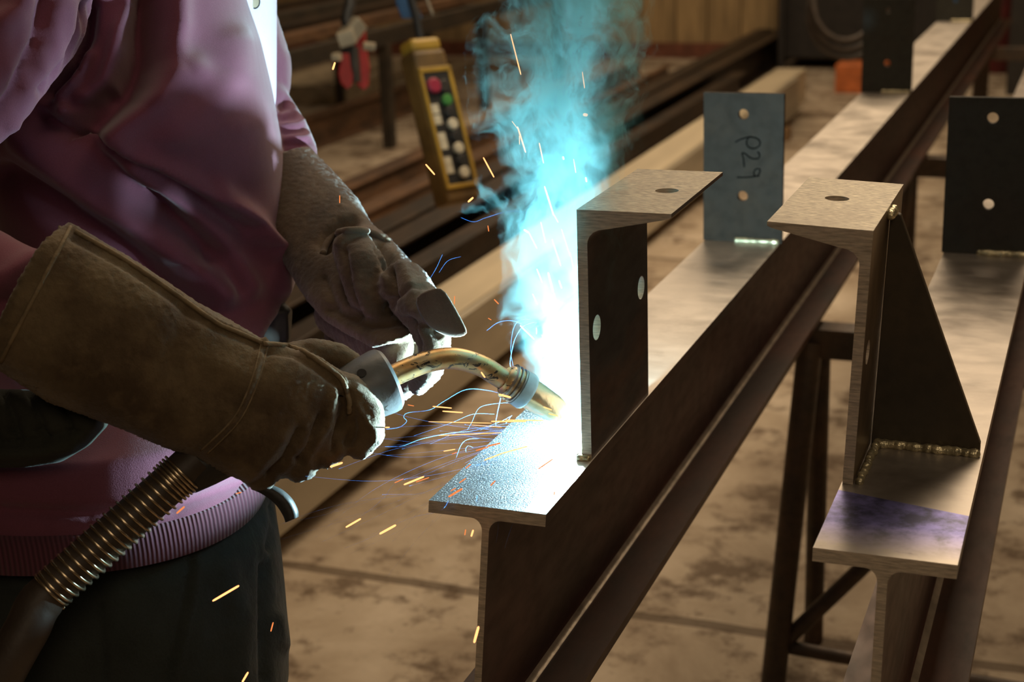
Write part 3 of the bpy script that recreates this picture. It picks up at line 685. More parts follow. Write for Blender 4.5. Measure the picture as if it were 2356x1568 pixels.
def smoke_material():
    t = NT('weld_fume'); v = t.coord()
    sp = t.n('ShaderNodeSeparateXYZ'); t.l(v, sp.inputs[0]); z = sp.outputs[2]
    wn = t.noise(t.coord((1, 1, .75)), 13, 3, .5, 0, 1)
    sub = t.n('ShaderNodeVectorMath', operation='SUBTRACT'); t.l(wn, sub.inputs[0]); sub.inputs[1].default_value = (.5, .5, .5)
    amp = t.math('MINIMUM', t.math('MULTIPLY', z, .58), .14)
    sc = t.n('ShaderNodeVectorMath', operation='SCALE'); t.l(sub.outputs[0], sc.inputs[0]); t.l(amp, sc.inputs['Scale'])
    ad = t.n('ShaderNodeVectorMath', operation='ADD'); t.l(v, ad.inputs[0]); t.l(sc.outputs[0], ad.inputs[1]); q = ad.outputs[0]
    s2 = t.n('ShaderNodeSeparateXYZ'); t.l(q, s2.inputs[0])
    cx = t.math('ADD', -.030, t.math('MULTIPLY', t.math('MAXIMUM', t.math('SUBTRACT', z, .16), 0), .075))
    dx = t.math('SUBTRACT', s2.outputs[0], cx); dy = s2.outputs[1]
    r = t.math('SQRT', t.math('ADD', t.math('MULTIPLY', dx, dx), t.math('MULTIPLY', dy, dy)))
    R = t.math('ADD', .026, t.math('MULTIPLY', t.math('MINIMUM', z, .26), .16))
    rr = t.math('DIVIDE', r, R)
    mp = t.n('ShaderNodeMapping'); mp.inputs['Scale'].default_value = (1, 1, .5); t.l(q, mp.inputs[0])
    n = t.noise(mp.outputs[0], 33, 6, .62, 1.3)
    edge = t.math('MULTIPLY_ADD', t.math('POWER', rr, 2.2), -.62, .40)
    d = t.math('ADD', edge, t.math('MULTIPLY', t.math('SUBTRACT', n, .5), 4.4))
    d = t.math('MULTIPLY', d, 2.6, clamp=True)
    base = t.math('SMOOTH_MIN', 1, t.math('MULTIPLY', t.math('ADD', z, .012), 40), .2)
    fade = t.math('ADD', 3.5, t.math('MULTIPLY', t.math('MULTIPLY', z, z), 115))
    D = t.math('MULTIPLY', t.math('MULTIPLY', d, fade), t.math('MAXIMUM', base, 0))
    vp = t.n('ShaderNodeVolumePrincipled'); vp.inputs['Color'].default_value = (.42, .95, 1, 1); vp.inputs['Anisotropy'].default_value = .0
    vp.inputs['Density Attribute'].default_value = ''
    t.l(D, vp.inputs['Density']); t.l(vp.outputs[0], t.out.inputs['Volume'])
    t.m.cycles.volume_step_rate = .35; t.m.volume_intersection_method = 'ACCURATE' if hasattr(t.m, 'volume_intersection_method') else None
    return t.m
mb = MB(); secs = []
for z, cx, R_ in ((.0, -.025, .024), (.03, -.034, .036), (.08, -.034, .054), (.16, -.032, .085), (.26, -.022, .118), (.40, -.008, .135), (.52, .0, .14), (.66, .012, .145)):
    R_ = min(R_, R_); secs.append(((cx, 0, z), (R_, 0, 0), (0, R_, 0)))
mb.loft(secs, 32)
sm = mb.build('smoke', smoke_material(), auto=1.2); sm.location = tuple(ARC+np.array([0, .0, -.002]))
tag(sm, 'billowing cyan smoke rising from the welding arc', 'smoke', kind='stuff')

# thin blue fume threads
t = NT('fume_thread'); d = t.n('ShaderNodeBsdfTranslucent'); d.inputs[0].default_value = (.14, .40, 1, 1); tr = t.n('ShaderNodeBsdfTransparent'); mx = t.n('ShaderNodeMixShader'); mx.inputs[0].default_value = .11
d2 = t.n('ShaderNodeBsdfDiffuse'); d2.inputs[0].default_value = (.14, .40, 1, 1); ad = t.n('ShaderNodeAddShader'); t.l(d.outputs[0], ad.inputs[0]); t.l(d2.outputs[0], ad.inputs[1])
t.l(tr.outputs[0], mx.inputs[1]); t.l(ad.outputs[0], mx.inputs[2]); t.l(mx.outputs[0], t.out.inputs[0])
C5 = lambda L: [(740+a*.3317, 740+b*.3317) for a, b in L]
C6 = lambda L: [(600+a*.3623, 1000+b*.3623) for a, b in L]
wis = [(C5([(1490, 0), (1400, 30), (1345, 110), (1320, 200), (1308, 300), (1340, 350)]), 3.2), (C5([(1385, 370), (1350, 430), (1260, 490), (1235, 560), (1210, 680), (1190, 800), (1000, 820), (930, 950), (880, 1090)]), 3),
 (C5([(1480, 480), (1400, 505), (1300, 510), (1150, 475), (1000, 470), (850, 550), (750, 610), (600, 630), (570, 660), (590, 690), (540, 730), (450, 745)]), 2.4),
 (C5([(1320, 650), (1220, 700), (1050, 755), (900, 770), (700, 810), (560, 860), (440, 865)]), 3), (C5([(1310, 660), (1250, 740), (1190, 800)]), 3.4),
 (C5([(1250, 850), (1000, 960), (700, 1060), (520, 1110), (420, 1230), (280, 1345)]), 2), (C5([(1000, 960), (760, 1010), (500, 1110)]), 1.6), (C5([(1000, 1030), (880, 1110), (700, 1185), (450, 1215), (250, 1245), (60, 1320)]), 2.4),
 (C5([(900, 1090), (620, 1230), (300, 1390), (0, 1525)]), 2), (C5([(800, 1320), (650, 1350), (520, 1400), (330, 1500), (160, 1568)]), 2.4), (C5([(880, 1240), (820, 1310), (640, 1350)]), 2.2), (C5([(1700, 800), (1300, 900), (900, 1130), (680, 1340)]), 1.6),
 (C5([(1740, 930), (1600, 1060), (1420, 1190), (1370, 1280), (1300, 1470), (1270, 1568)]), 3.4), (C5([(1550, 1130), (1430, 1210), (1330, 1255), (1200, 1280)]), 3.6), (C5([(1220, 1290), (1225, 1420), (1210, 1530)]), 2.2), (C5([(1110, 1290), (1120, 1400), (1105, 1560)]), 2.6), (C5([(1080, 1200), (1070, 1280)]), 2.4),
 (C5([(1300, 560), (1180, 570), (1090, 600), (1040, 700), (1010, 750)]), 1.5), (C5([(1200, 640), (1050, 640), (900, 700), (640, 790)]), 1.3), (C5([(1070, 880), (1020, 860), (1000, 880), (1010, 910), (1060, 890), (1180, 850)]), 2),
 ([(860, 925), (800, 980), (760, 1020), (700, 1040), (660, 1085)], 2.4), ([(1000, 1080), (880, 1140), (760, 1180), (640, 1205)], 1.3),
 (C6([(1420, 40), (1300, 130), (1180, 230), (1000, 330), (850, 390), (560, 430), (300, 500), (100, 580)]), 1.7), (C6([(1450, 170), (1200, 300), (950, 390), (700, 480), (400, 560)]), 1.5), (C6([(1360, 180), (1100, 230), (860, 310), (780, 400), (640, 510), (400, 580), (0, 700)]), 1.6),
 ([(1010, 627), (1030, 600), (1060, 590)], 1.3), ([(990, 640), (1006, 612), (1018, 585)], 1.6), ([(1250, 500), (1180, 485), (1120, 500), (1090, 510), (1060, 500)], 1.3), ([(1225, 770), (1190, 740), (1150, 740), (1120, 760)], 1.6), ([(1290, 690), (1240, 730), (1190, 740), (1175, 800), (1185, 860)], 1.4)]
rw = random.Random(21); fan = []
for k in range(34):
    b = math.radians(rw.uniform(-6, 36)); L = rw.uniform(160, 640); c0 = rw.uniform(-.22, .22); q = []
    for f in (.12, .3, .5, .75, 1):
        bb = b+c0*f*f; q.append(U(1310-L*f*math.cos(bb), 985+L*f*math.sin(bb)+9*math.sin(4*f+k)*f, 1.672-f*L/640*(.06+.22*max(0, math.sin(b)))))
    fan.append((q, rw.uniform(.9, 1.5)))
mb = MB()
for i, (pts, w) in enumerate(wis):
    q = []
    for k, (x, y) in enumerate(pts):
        d = 1.70-.045*math.sin(k*.9+i) - .00006*max(0, 1150-x)
        if y > 1120 and x > 980: d = min(d, 1.53)
        q.append(U(x, y, d))
    q = smooth_line(q, 6); n = len(q); mb.tube(q, [px2m(w, 1.68)*.24*(.25+.75*math.sin(math.pi*min(1, .12+.8*j/n))) for j in range(n)], 6)
for q, w in fan:
    q = smooth_line(q, 6); n = len(q); mb.tube(q, [px2m(w, 1.65)*.26*(.3+.7*math.sin(math.pi*min(1, .15+.8*j/n))) for j in range(n)], 6)
fw_ = mb.build('fume_threads', t.m, smooth=True); tag(fw_, 'thin curling blue fume threads drifting around the arc', 'fume', kind='stuff')

t = NT('hot_spark'); e = t.n('ShaderNodeEmission'); e.inputs[0].default_value = (1, .40, .14, 1); e.inputs[1].default_value = 2.3; t.l(e.outputs[0], t.out.inputs[0]); M['spark'] = t.m
t = NT('cooling_spark'); e = t.n('ShaderNodeEmission'); e.inputs[0].default_value = (1, .28, .08, 1); e.inputs[1].default_value = 1.0; t.l(e.outputs[0], t.out.inputs[0]); M['spark2'] = t.m
def spark_mesh(mat, nm):
    zs = [-.5, -.49, -.44, -.2, .2, .44, .49, .5]; rs = [.15, .6, .9, 1, 1, .9, .6, .15]
    o = MB().tube([(0, 0, z) for z in zs], rs, 10).build(nm, mat, smooth=True); return o
protos = [spark_mesh(M['spark'], 'spark'), spark_mesh(M['spark2'], 'spark')]; used = [0, 0]
C8 = lambda x0, y0, s: (lambda L: [(x0+a*s, y0+b*s) for a, b in L])
c4 = C8(620, 0, .3061); c5 = C8(740, 740, .3317); c6 = C8(1120, 0, .4465); c3 = C8(560, 300, .3827); cc = C8(600, 1000, .3623); cl = C8(0, 800, .4899)
SP = [  # endpoints, half-width px, cool?, depth, label
 (cl([(998, 1188), (1123, 1115)]), 3.6, 0, 1.50, 'thick orange spark streak in front of the dark trousers'),
 (cl([(1272, 1330), (1283, 1288)]), 2.2, 1, 1.56, 'small orange spark at the right edge of the trousers'),
 (cl([(1138, 1568), (1165, 1522)]), 3.2, 0, 1.5, 'orange spark in front of trousers at the bottom edge of the picture'),
 (cl([(830, 776), (866, 745)]), 3.0, 1, 1.46, 'dull orange spark beside the torch spring'),
 (cl([(1108, 684), (1134, 677)]), 1.6, 1, 1.5, 'tiny orange spark under the gauntlet near the sweatshirt hem'),
 (c4([(476, 522), (492, 470)]), 3.2, 0, 1.7, 'orange spark left of the red lifting clamp'),
 (c4([(1174, 1234), (1242, 1312)]), 2.6, 0, 1.7, 'orange spark left of the yellow pendant lower end'),
 (c4([(1607, 1182), (1688, 1332)]), 2.4, 0, 1.7, 'orange spark right of the yellow pendant lower end'),
 (c4([(1494, 1516), (1530, 1484)]), 3.2, 0, 1.66, 'orange spark just under the foot of the yellow pendant'),
 (c4([(528, 1525), (528, 1468)]), 1.6, 1, 1.72, 'faint red spark in front of the far leather cuff'),
 (c4([(1812, 255), (1890, 562)]), 1.8, 0, 1.7, 'long thin spark at the upper left of the smoke'),
 (c4([(1864, 950), (1926, 1146)]), 2.4, 0, 1.7, 'bright orange spark with side whiskers left of the smoke'),
 (c4([(1822, 910), (1868, 970)]), 1.2, 0, 1.7, 'thin branching spark touching the whiskered spark left of the smoke'),
 (c4([(1880, 1086), (1878, 1020)]), 1.2, 0, 1.7, 'short upright spark below the whiskered spark'),
 (c3([(1443, 162), (1505, 280)]), 0, 0, 1.7, None),
 (c3([(1475, 606), (1470, 572)]), 1.6, 1, 1.7, 'tiny orange spark over the dark stock bars'),
 (c3([(1268, 1042), (1270, 995)]), 1.5, 1, 1.7, 'upright faint spark beside the torn glove flap'),
 (c3([(1508, 1015), (1534, 1042)]), 2.0, 1, 1.7, 'small orange spark against the cream girder'),
 (c3([(1472, 1128), (1490, 1138)]), 1.4, 1, 1.7, 'tiny orange spark under the cream girder edge'),
 (c3([(1430, 1452), (1452, 1484)]), 2.4, 0, 1.62, 'orange spark below the bend of the torch neck'),
 (c6([(492, 368), (504, 455)]), 1.5, 0, 1.69, 'thin upright spark high in the smoke'),
 (c6([(270, 735), (293, 842)]), 2.0, 0, 1.68, 'orange spark in the left fringe of the smoke at mid height'),
 (c6([(447, 818), (459, 890)]), 1.6, 0, 1.68, 'thin spark in the middle of the smoke'),
 (c6([(297, 958), (345, 1110)]), 2.6, 0, 1.68, 'bright orange spark in the smoke left of the channel top'),
 (c6([(340, 1095), (368, 1145)]), 1.5, 0, 1.68, 'thin tail spark following the bright smoke spark'),
 (c6([(192, 1183), (216, 1198)]), 2.8, 0, 1.67, 'short thick spark head at the left of the lower smoke'),
 (c6([(218, 1200), (259, 1280)]), 1.6, 0, 1.67, 'thin spark below the short thick spark head'),
 (c6([(278, 1143), (303, 1250)]), 1.6, 0, 1.68, None), (c6([(336, 1232), (382, 1370)]), 1.8, 0, 1.68, None), (c6([(385, 1180), (430, 1320)]), 1.3, 0, 1.68, None),
 (c6([(258, 1385), (286, 1456)]), 1.8, 0, 1.67, None), (c6([(316, 1403), (343, 1506)]), 2.8, 0, 1.67, None), (c6([(372, 1445), (386, 1484)]), 2.2, 0, 1.67, None), (c6([(236, 1514), (262, 1568)]), 1.6, 0, 1.67, None), (c6([(345, 1510), (362, 1568)]), 2.0, 0, 1.67, None), (c6([(430, 1300), (455, 1430)]), 1.2, 0, 1.68, None), (c6([(310, 1560), (325, 1548)]), 2, 0, 1.67, None),
 (c5([(1376, 25), (1475, 122)]), 1.8, 0, 1.66, 'orange spark above the nozzle holder'), (c5([(1490, 40), (1491, 85)]), 1.6, 1, 1.66, None), (c5([(1525, 90), (1562, 148)]), 1.4, 1, 1.66, None),
 (c5([(1230, 503), (1312, 524)]), 3.4, 0, 1.62, 'thick orange spark crossing under the nozzle holder'), (c5([(1540, 590), (1596, 610)]), 2.0, 0, 1.63, None), (c5([(1575, 636), (1636, 652)]), 1.8, 0, 1.63, None),
 (c5([(770, 586), (903, 598)]), 2.0, 0, 1.64, 'upper of two level sparks between the fist and the arc'), (c5([(838, 619), (980, 629)]), 2.2, 0, 1.64, 'lower of two level sparks between the fist and the arc'),
 (c5([(740, 692), (1180, 702)]), 1.3, 0, 1.66, 'longest thin level spark left of the arc'), (c5([(1175, 690), (1420, 690)]), 2.4, 0, 1.66, None), (c5([(1275, 680), (1540, 684)]), 1.8, 0, 1.66, None), (c5([(813, 788), (1250, 768)]), 1.4, 0, 1.64, 'thin spark running from the arc towards the fist'), (c5([(1040, 715), (1250, 730)]), 1.0, 0, 1.66, None),
 (c5([(442, 732), (470, 731)]), 2.0, 0, 1.56, 'tiny spark touching the index finger of the gauntlet'), (c5([(598, 575), (640, 583)]), 1.4, 1, 1.62, 'tiny faint spark right of the grey handle cap'),
 (c5([(846, 897), (927, 883)]), 1.6, 0, 1.62, 'thin orange spark left of the flange edge'), (c5([(904, 916), (938, 903)]), 1.4, 1, 1.62, None),
 (c5([(570, 1129), (711, 1072)]), 3.0, 0, 1.6, 'thick orange spark left of the flange corner'), (c5([(655, 1110), (745, 1079)]), 1.6, 1, 1.6, 'thin dull spark right of the thick spark near flange corner'), (c5([(506, 1116), (568, 1088)]), 1.4, 1, 1.6, 'thin dull spark left of the thick spark near flange corner'),
 (c5([(168, 1424), (272, 1364)]), 3.0, 0, 1.58, 'orange spark over the dark shadow below the girder'), (c5([(402, 1470), (515, 1408)]), 3.6, 0, 1.58, 'thick orange spark over the floor left of the beam end'),
 (c5([(60, 1005), (144, 976)]), 3.4, 0, 1.53, 'orange spark touching the fingertips of the gauntlet'),
 (c5([(1150, 862), (1240, 840)]), 2.4, 1, 1.62, None), (c5([(1070, 892), (1155, 868)]), 2.0, 1, 1.6, None), (c5([(1130, 958), (1250, 912)]), 2.0, 0, 1.58, None), (c5([(1250, 912), (1430, 862)]), 2.0, 0, 1.62, None), (c5([(1503, 1020), (1608, 948)]), 1.8, 1, 1.56, None), (c5([(955, 1116), (1000, 1085)]), 2.0, 1, 1.55, None), (c5([(880, 1213), (976, 1156)]), 3.2, 1, 1.53, None), (c5([(1172, 1135), (1204, 1102)]), 2.0, 1, 1.53, None), (c5([(1000, 1015), (1035, 988)]), 2, 1, 1.56, None), (c5([(895, 1172), (930, 1152)]), 1.8, 1, 1.53, None), (c5([(1612, 1200), (1616, 1178)]), 1.8, 1, 1.53, None),
 (c5([(993, 1478), (999, 1440)]), 1.8, 1, 1.5, 'faint upright spark under the flange left of the web'), (c5([(1038, 1486), (1051, 1444)]), 3.0, 0, 1.5, 'bright upright spark under the flange left of the web'),
 (cc([(1355, 1318), (1383, 1216)]), 4.2, 0, 1.47, 'brightest upright spark in front of the beam web edge'),
 (c6([(502, 590), (514, 592)]), 5.2, 0, 1.68, 'round bright spark dot in the smoke beside the channel'), (c6([(392, 808), (396, 820)]), 3.6, 0, 1.68, 'small bright spark dot in the middle of the smoke'), (c6([(510, 915), (514, 935)]), 3.0, 0, 1.68, 'small bright spark dot low in the smoke'),
]
for pts, hw, cool, d, lab in SP:
    if hw == 0: continue
    (xa, ya), (xb, yb) = pts
    a, b = U(xa, ya, d), U(xb, yb, d-.012); ln = np.linalg.norm(b-a)
    o = protos[cool] if not used[cool] else protos[cool].copy()
    if used[cool]: COL.objects.link(o)
    used[cool] = 1
    o.location = tuple((a+b)/2); o.rotation_mode = 'QUATERNION'; o.rotation_quaternion = Vector(b-a).to_track_quat('Z', 'Y')
    rr = px2m(hw, d)*.74; o.scale = (rr, rr, ln)
    if lab is None:
        mx, my = (xa+xb)/2, (ya+yb)/2
        if my < 780: lab = 'orange spark rising in the lower smoke beside the channel'; g = 'sparks in the lower smoke'
        elif my < 980: lab = 'short spark streak in the glare between nozzle and arc'; g = 'sparks in the glare'
        else: lab = 'orange spark skimming over the speckled flange'; g = 'sparks over the flange'
    else: g = 'loose weld sparks'
    tag(o, lab, 'spark', g)

# ------------------------------------------------------------------ background: stock on the floor
def dunnage(x0, x1, y, label, zt=FLZ+.07):
    o = MB().box((x0, y-.05, FLZ), (x1, y+.05, zt)).build('timber_block', M['timber'], bevel=.004); return tag(o, label, 'timber block', 'timber blocks under the girders')
for y, s in ((.75, 'nearest'), (4.2, 'middle'), (7.6, 'farthest')): dunnage(-1.50, -1.10, y, f'timber block under the cream girder, {s} to the welder' if s != 'middle' else 'timber block under the cream girder, between two others')
o = MB().box((-1.392, .1, -.01), (-1.205, 8.65, .20)).build('steel_girder', M['cream'], bevel=.006); tag(o, 'long cream painted girder lying on the floor behind the smoke', 'girder')
o = MB().prism([(-1.196, -.01), (-1.196, .203), (-1.186, .206), (-1.170, .200), (-1.166, -.01)], 'y', .1, 8.2).build('steel_girder', M['galv'], auto=.3); tag(o, 'grey galvanised plate girder lying alongside the cream girder', 'girder')
def stock(px_pts, zt, h, wd, y0, y1, mat, label, group, name='steel_bar', zb=None, dx=0):
    a = onz(*px_pts[0], zt); b = onz(*px_pts[1], zt); x = (a[0]+b[0])/2+dx
    zb = zt-h if zb is None else zb
    r = min(.3*wd, .02); mb = MB().prism([(x-wd, zb), (x, zb), (x, zb+.014), (x-wd*.55, zb+.02), (x-wd*.55, zt-.02), (x, zt-.014), (x, zt), (x-wd, zt)], 'y', y0, y1)
    return tag(mb.build(name, mat, bevel=.004), label, 'steel bar', group)
G1 = 'stock bars lying behind the pendant'
stock([(1454, 220), (1796, 66)], .16, .24, .12, 2.6, onz(1796, 64, .16)[1], M['darkbar'], 'dark brown steel beam running to the board wall, left one', G1)
stock([(1400, 284), (1855, 57)], .16, .24, .13, 2.6, onz(1855, 54, .16)[1], M['darkbar'], 'dark brown steel beam running to the board wall, right one', G1)
stock([(1400, 352), (1700, 165)], .10, .18, .10, 2.2, 9.2, M['darkbar'], 'low dark beam beside the cream girder', G1, dx=.035)
for i, (pp, zt, wd, m, lb, y1) in enumerate([
    ([(681, 291), (941, 190)], .12, .10, 'brownbar', 'tan bar lying under the rack behind the pendant', 8.6),
    ([(791, 426), (977, 347)], .05, .07, 'brownbar', 'tan bar passing behind the pendant at mid height', 9.0),
    ([(830, 480), (1010, 398)], .02, .06, 'brownbar', 'brown bar passing behind the pendant near its lower end', 8.4),
    ([(891, 561), (1063, 479)], .04, .05, 'brownbar', 'thin red-brown bar behind the far glove', 9.5),
    ([(1060, 310), (1220, 238)], .06, .06, 'brownbar', 'red-brown bar left of the smoke, uppermost', 10.2),
    ([(1080, 375), (1220, 305)], .04, .05, 'brownbar', 'red-brown bar left of the smoke, second from top', 10),
    ([(860, 610), (1120, 470)], .02, .07, 'darkbar', 'dark bar nearest the cream girder behind the far glove', 9.5),
    ([(840, 405), (960, 352)], -.01, .05, 'darkbar', 'dark bar lying in the gap behind the pendant', 9)]):
    stock(pp, zt, zt-FLZ, wd, 3.2, y1, M[m], lb, G1, dx=[0, 0, 0, -.11, .06, 0, -.09, 0][i])
o = MB().prism([(0, 0), (.15, 0), (.15, .03), (.12, .07), (.01, .05)], 'y', 0, .16).build('wood_scrap', M['timber'], bevel=.004)
q = onz(880, 505, FLZ); o.location = (-2.44, q[1], FLZ); tag(o, 'tan wood scrap on the floor behind the far glove', 'scrap')

# rack with stock bars
XR = -3.38
zr = onx(905, 75, XR)[2]
rack = thing('steel_rack', 'long steel stock rack behind the welder at the upper left', 'rack', (XR, 6.5, FLZ))
ra, rb_ = onx(600, 128, XR), onx(1235, 12, XR); zz = (ra[2]+rb_[2])/2
MB().bar((XR, 4.2, zz), (XR, 11, zz), .06, .10).build('rail', M['rack'], rack, bevel=.003)
MB().bar((XR-1.1, 4.2, zz), (XR-1.1, 11, zz), .06, .10).build('rail', M['rack'], rack, bevel=.003)
for y in (5.3, 6.94, 8.47, 10.0):
    MB().bar((XR, y, FLZ), (XR, y, zz-.05), .065, .065).build('leg', M['rack'], rack, bevel=.003)
    MB().bar((XR-1.1, y, FLZ), (XR-1.1, y, zz-.05), .065, .065).build('leg', M['rack'], rack, bevel=.003)
    MB().bar((XR-1.1, y, zz+.02), (XR, y, zz+.02), .05, .06).build('cross_bar', M['rack'], rack, bevel=.003)
for i, (dx, h, m) in enumerate([(.1, .06, 'brownbar'), (.28, .08, 'darkbar'), (.45, .05, 'brownbar'), (.62, .09, 'rack'), (.82, .06, 'brownbar'), (1.0, .08, 'darkbar')]):
    o = MB().box((XR-dx-.09, 4.3+.1*i, zz+.05), (XR-dx, 10.6, zz+.05+h)).build('stock_bar', M[m], bevel=.004)
    tag(o, ['brown bar on the rack, nearest its front rail', 'dark bar on the rack, second from the front rail', 'thin brown bar on the rack, third from the front rail', 'tall grey bar on the rack, fourth from the front rail', 'brown bar on the rack, second from its back', 'dark bar at the back of the rack'][i], 'steel bar', 'stock bars on the rack')
q = onz(780, 225, FLZ); o = MB().box((q[0]-.5, q[1]-.35, FLZ), (q[0]+.25, q[1]+.9, FLZ+.14)).build('pale_slab', M['palestone'], bevel=.01); tag(o, 'pale dusty slab on the floor below the red clamp', 'slab')
o = MB().box((q[0]+.35, q[1]+.2, FLZ), (q[0]+.43, q[1]+1.6, FLZ+.08)).build('pale_strip', M['galv'], bevel=.006); tag(o, 'thin pale strip of steel beside the dusty slab', 'strip')

# pendant control box
PD = 4.4; p0, p1 = U(966, 96, PD), U(1056, 470, PD)
pend = thing('pendant_control', 'yellow crane pendant control with two columns of buttons', 'pendant control', p1)
zax = (p0-p1)/np.linalg.norm(p0-p1); PLN = np.linalg.norm(p0-p1)
fx = RT*math.cos(.62)+FW*math.sin(.62); fx = fx-zax*np.dot(fx, zax); fx /= np.linalg.norm(fx); fy = np.cross(zax, fx)   # fy points away from the viewer
PM = Matrix(((fx[0], fy[0], zax[0], p1[0]), (fx[1], fy[1], zax[1], p1[1]), (fx[2], fy[2], zax[2], p1[2]), (0, 0, 0, 1)))
def PB(name, a, b, mat, par=pend, bev=.006):
    return MB().box(a, b, 0, PM).build(name, mat, par, bevel=bev)
PB('housing', (-.058, -.035, 0), (.058, .045, PLN-.03), M['yellow_dirty'], bev=.014)
PB('top_cap', (-.052, -.03, PLN-.035), (.052, .04, PLN+.005), M['yellow'], bev=.012)
fr = MB()
for a, b in (((-.056, -.042, .05), (-.046, -.034, PLN-.09)), ((.044, -.042, .05), (.056, -.034, PLN-.09)), ((-.056, -.042, .042), (.056, -.034, .055)), ((-.056, -.042, PLN-.10), (.056, -.034, PLN-.085))): fr.box(a, b, 0, PM)
fr.build('face_frame', M['yellow'], pend, bevel=.002)
PB('button_panel', (-.046, -.0385, .055), (.044, -.034, PLN-.10), M['black'], bev=.001)
def disc(x, z, r, mat, name):
    c = PM @ Vector((x, -.038, z)); n = PM.to_3x3() @ Vector((0, -1, 0)); MB().tube([c, c+n*.009, c+n*.012], [r, r, r*.8], 20).build(name, mat, pend, auto=.6)
zs = [PLN-.175-.0315*i*(PLN-.25)/.22 for i in range(7)]
step = (PLN-.10-.055-.10)/6.4
for i, m in enumerate(['green', 'black', 'white', 'black', 'white', 'black', 'white']):
    disc(.014, PLN-.185-step*i, .0165, M[m], 'button')
for i in (.55, 1.45, 2.9, 3.5, 4.9, 5.5):
    z = PLN-.185-step*i; PB('button_label', (-.043, -.041, z-.016), (-.018, -.038, z+.012), M['white'], bev=.001)
disc(-.018, PLN-.14, .022, M['magenta'], 'stop_button'); disc(.016, PLN-.145, .020, M['dark'], 'stop_button')
cb = smooth_line([p0-zax*.02, U(958, 40, PD), U(944, -20, PD), U(930, -200, PD), U(915, -620, PD)], 6)
MB().tube(cb, .012, 10).build('cable', M['black'], pend, True)
MB().tube([c+RT*.045-UP*.0 for c in smooth_line([U(960, 34, PD), U(938, -40, PD), U(915, -250, PD), U(900, -620, PD)], 5)], .004, 8).build('strain_wire', M['galv'], pend, True)
o = MB().loft([(U(x, y, 4.5), RT*.030, FW*.006) for x, y in ((948, 42), (935, 10), (925, -40), (905, -200), (880, -600))], 12, e=4).build('hanging_strap', M['blue'], auto=.6); tag(o, 'blue strap hanging behind the pendant cable at the top edge', 'strap')

# red lifting clamp on its hook
CD = 4.6
clamp = thing('lifting_clamp', 'red lifting clamp hanging in front of the rack', 'clamp', U(812, 205, CD))
def cheek(cx, dd, top, bot, wpx):
    P = [(cx-wpx*.55, top), (cx+wpx*.45, top), (cx+wpx*.62, top+.35*(bot-top)), (cx+wpx*.95, top+.62*(bot-top)), (cx+wpx*.8, bot-10), (cx+wpx*.2, bot), (cx-wpx*.6, bot-14), (cx-wpx*.9, top+.6*(bot-top)), (cx-wpx*.8, top+.3*(bot-top))]
    vs = [U(x, y, CD+dd) for x, y in P]+[U(x, y, CD+dd+.02) for x, y in P]; n = len(P)
    MB().add(vs, [tuple(range(n)), tuple(range(2*n-1, n-1, -1))]+[(k, (k+1) % n, n+(k+1) % n, n+k) for k in range(n)]).build('cheek_plate', M['red'], clamp, bevel=.004)
cheek(795, -.02, 122, 206, 19); cheek(832, .03, 66, 208, 20)
MB().bar(U(792, 92, CD-.01), U(826, 50, CD+.01), .05, .05).build('shackle', M['galv'], clamp, bevel=.006)
MB().bar(U(778, 94, CD-.03), U(816, 82, CD-.03), .02, .045).build('spacer', M['palestone'], clamp, bevel=.004)
MB().tube([U(836, 106, CD-.05), U(862, 108, CD-.04)], .013, 12).build('bolt', M['palestone'], clamp, auto=.6)
MB().tube([U(768, 132, CD-.03), U(782, 130, CD-.04)], .013, 12).build('bolt', M['palestone'], clamp, auto=.6)
MB().bar(U(806, 110, CD), U(812, 190, CD), .045, .03).build('jaw', M['chain'], clamp, bevel=.004)
MB().tube(smooth_line([U(812, 68, CD), U(798, 52, CD), U(800, 30, CD), U(806, 0, CD), U(804, -120, CD), U(800, -560, CD)], 5), .018, 10).build('hanging_hook', M['chain'], clamp, True)

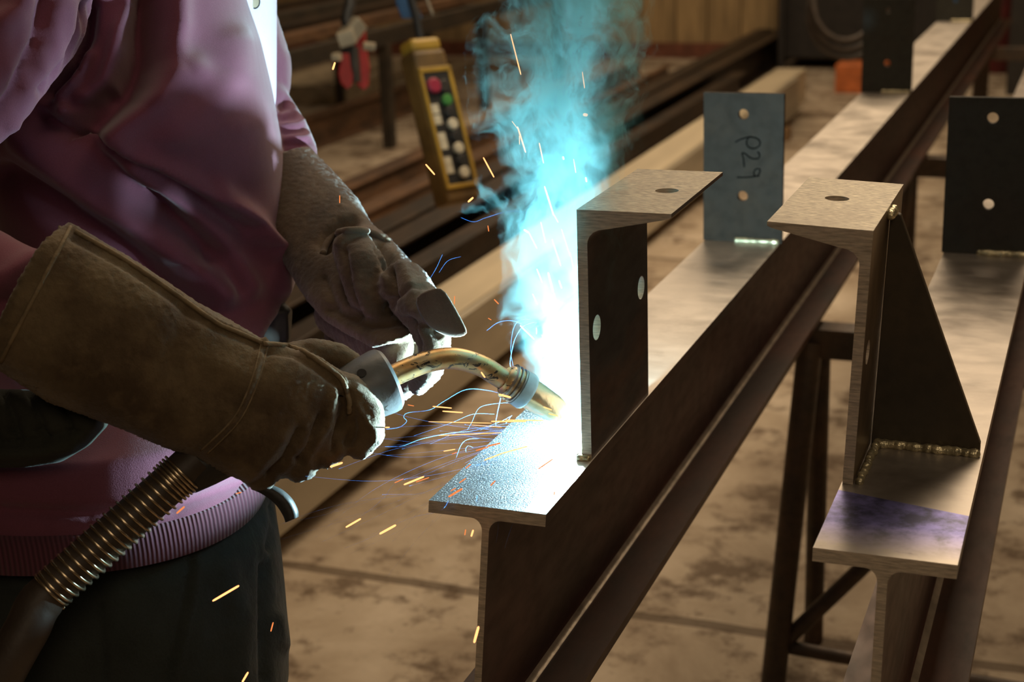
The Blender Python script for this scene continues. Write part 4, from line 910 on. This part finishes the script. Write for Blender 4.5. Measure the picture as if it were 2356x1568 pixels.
# ------------------------------------------------------------------ right background
def at(x, y, z): return onz(x, y, z)
mc = thing('welding_machine', 'dark machine cabinet behind the plates at the upper right', 'machine', onz(1930, 190, FLZ))
q = onz(1925, 175, FLZ)
MB().box((q[0]-.50, q[1]+.35, FLZ+.08), (q[0]+.85, q[1]+1.1, 1.25)).build('cabinet', M['dark'], mc, bevel=.02)
for x in (-.48, .22, .82): MB().bar((q[0]+x, q[1]+.30, FLZ), (q[0]+x, q[1]+.30, 1.25), .05, .05).build('frame_post', M['blue'] if x > -.4 else M['dark'], mc, bevel=.004)
tr = []
qc = onx(1945, 10, q[0]-.02)
for i in range(3):
    c = U(1945+6*i, 8+8*i, 8.2); MB()
    tr.append(c)
hs = MB()
for i, c in enumerate(tr):
    R_ = .17+.02*i; hs.tube([c+RT*R_*math.cos(a)+UP*R_*1.15*math.sin(a)+FW*.04*i for a in np.linspace(0, 2*math.pi, 40)], .016, 8)
tag(hs.build('coiled_hose', M['hose'], smooth=True), 'coiled brown hose hanging on the dark machine cabinet', 'hose')
q = onz(1960, 215, FLZ); o = MB().box((q[0]-.12, q[1], FLZ), (q[0]+.22, q[1]+.25, FLZ+.2)).build('orange_crate', M['orange'], bevel=.01); tag(o, 'small orange box at the end of the cream girder', 'box')
q = onz(2300, 165, FLZ); can = thing('gas_cylinder', 'dark red cylinder standing behind the right beam', 'cylinder', (q[0], q[1], FLZ))
MB().tube([(q[0], q[1], z) for z in (FLZ, FLZ+.02, .75, .86, .92)], [.11, .12, .12, .09, .03], 24).build('body', M['darkred'], can, auto=.6); MB().tube([(q[0], q[1], .91), (q[0], q[1], 1.0)], .03, 12).build('valve', M['chain'], can, auto=.6)
q = onz(2345, 230, FLZ); o = MB().box((q[0]-.10, q[1]+.2, FLZ), (q[0]+.5, q[1]+.35, 2.2)).build('steel_post', M['dark'], bevel=.01); tag(o, 'dark steel post at the upper right edge', 'post')

for ob in list(bpy.data.objects):
    if ob.type == 'MESH' and ob.users_collection == (): COL.objects.link(ob)
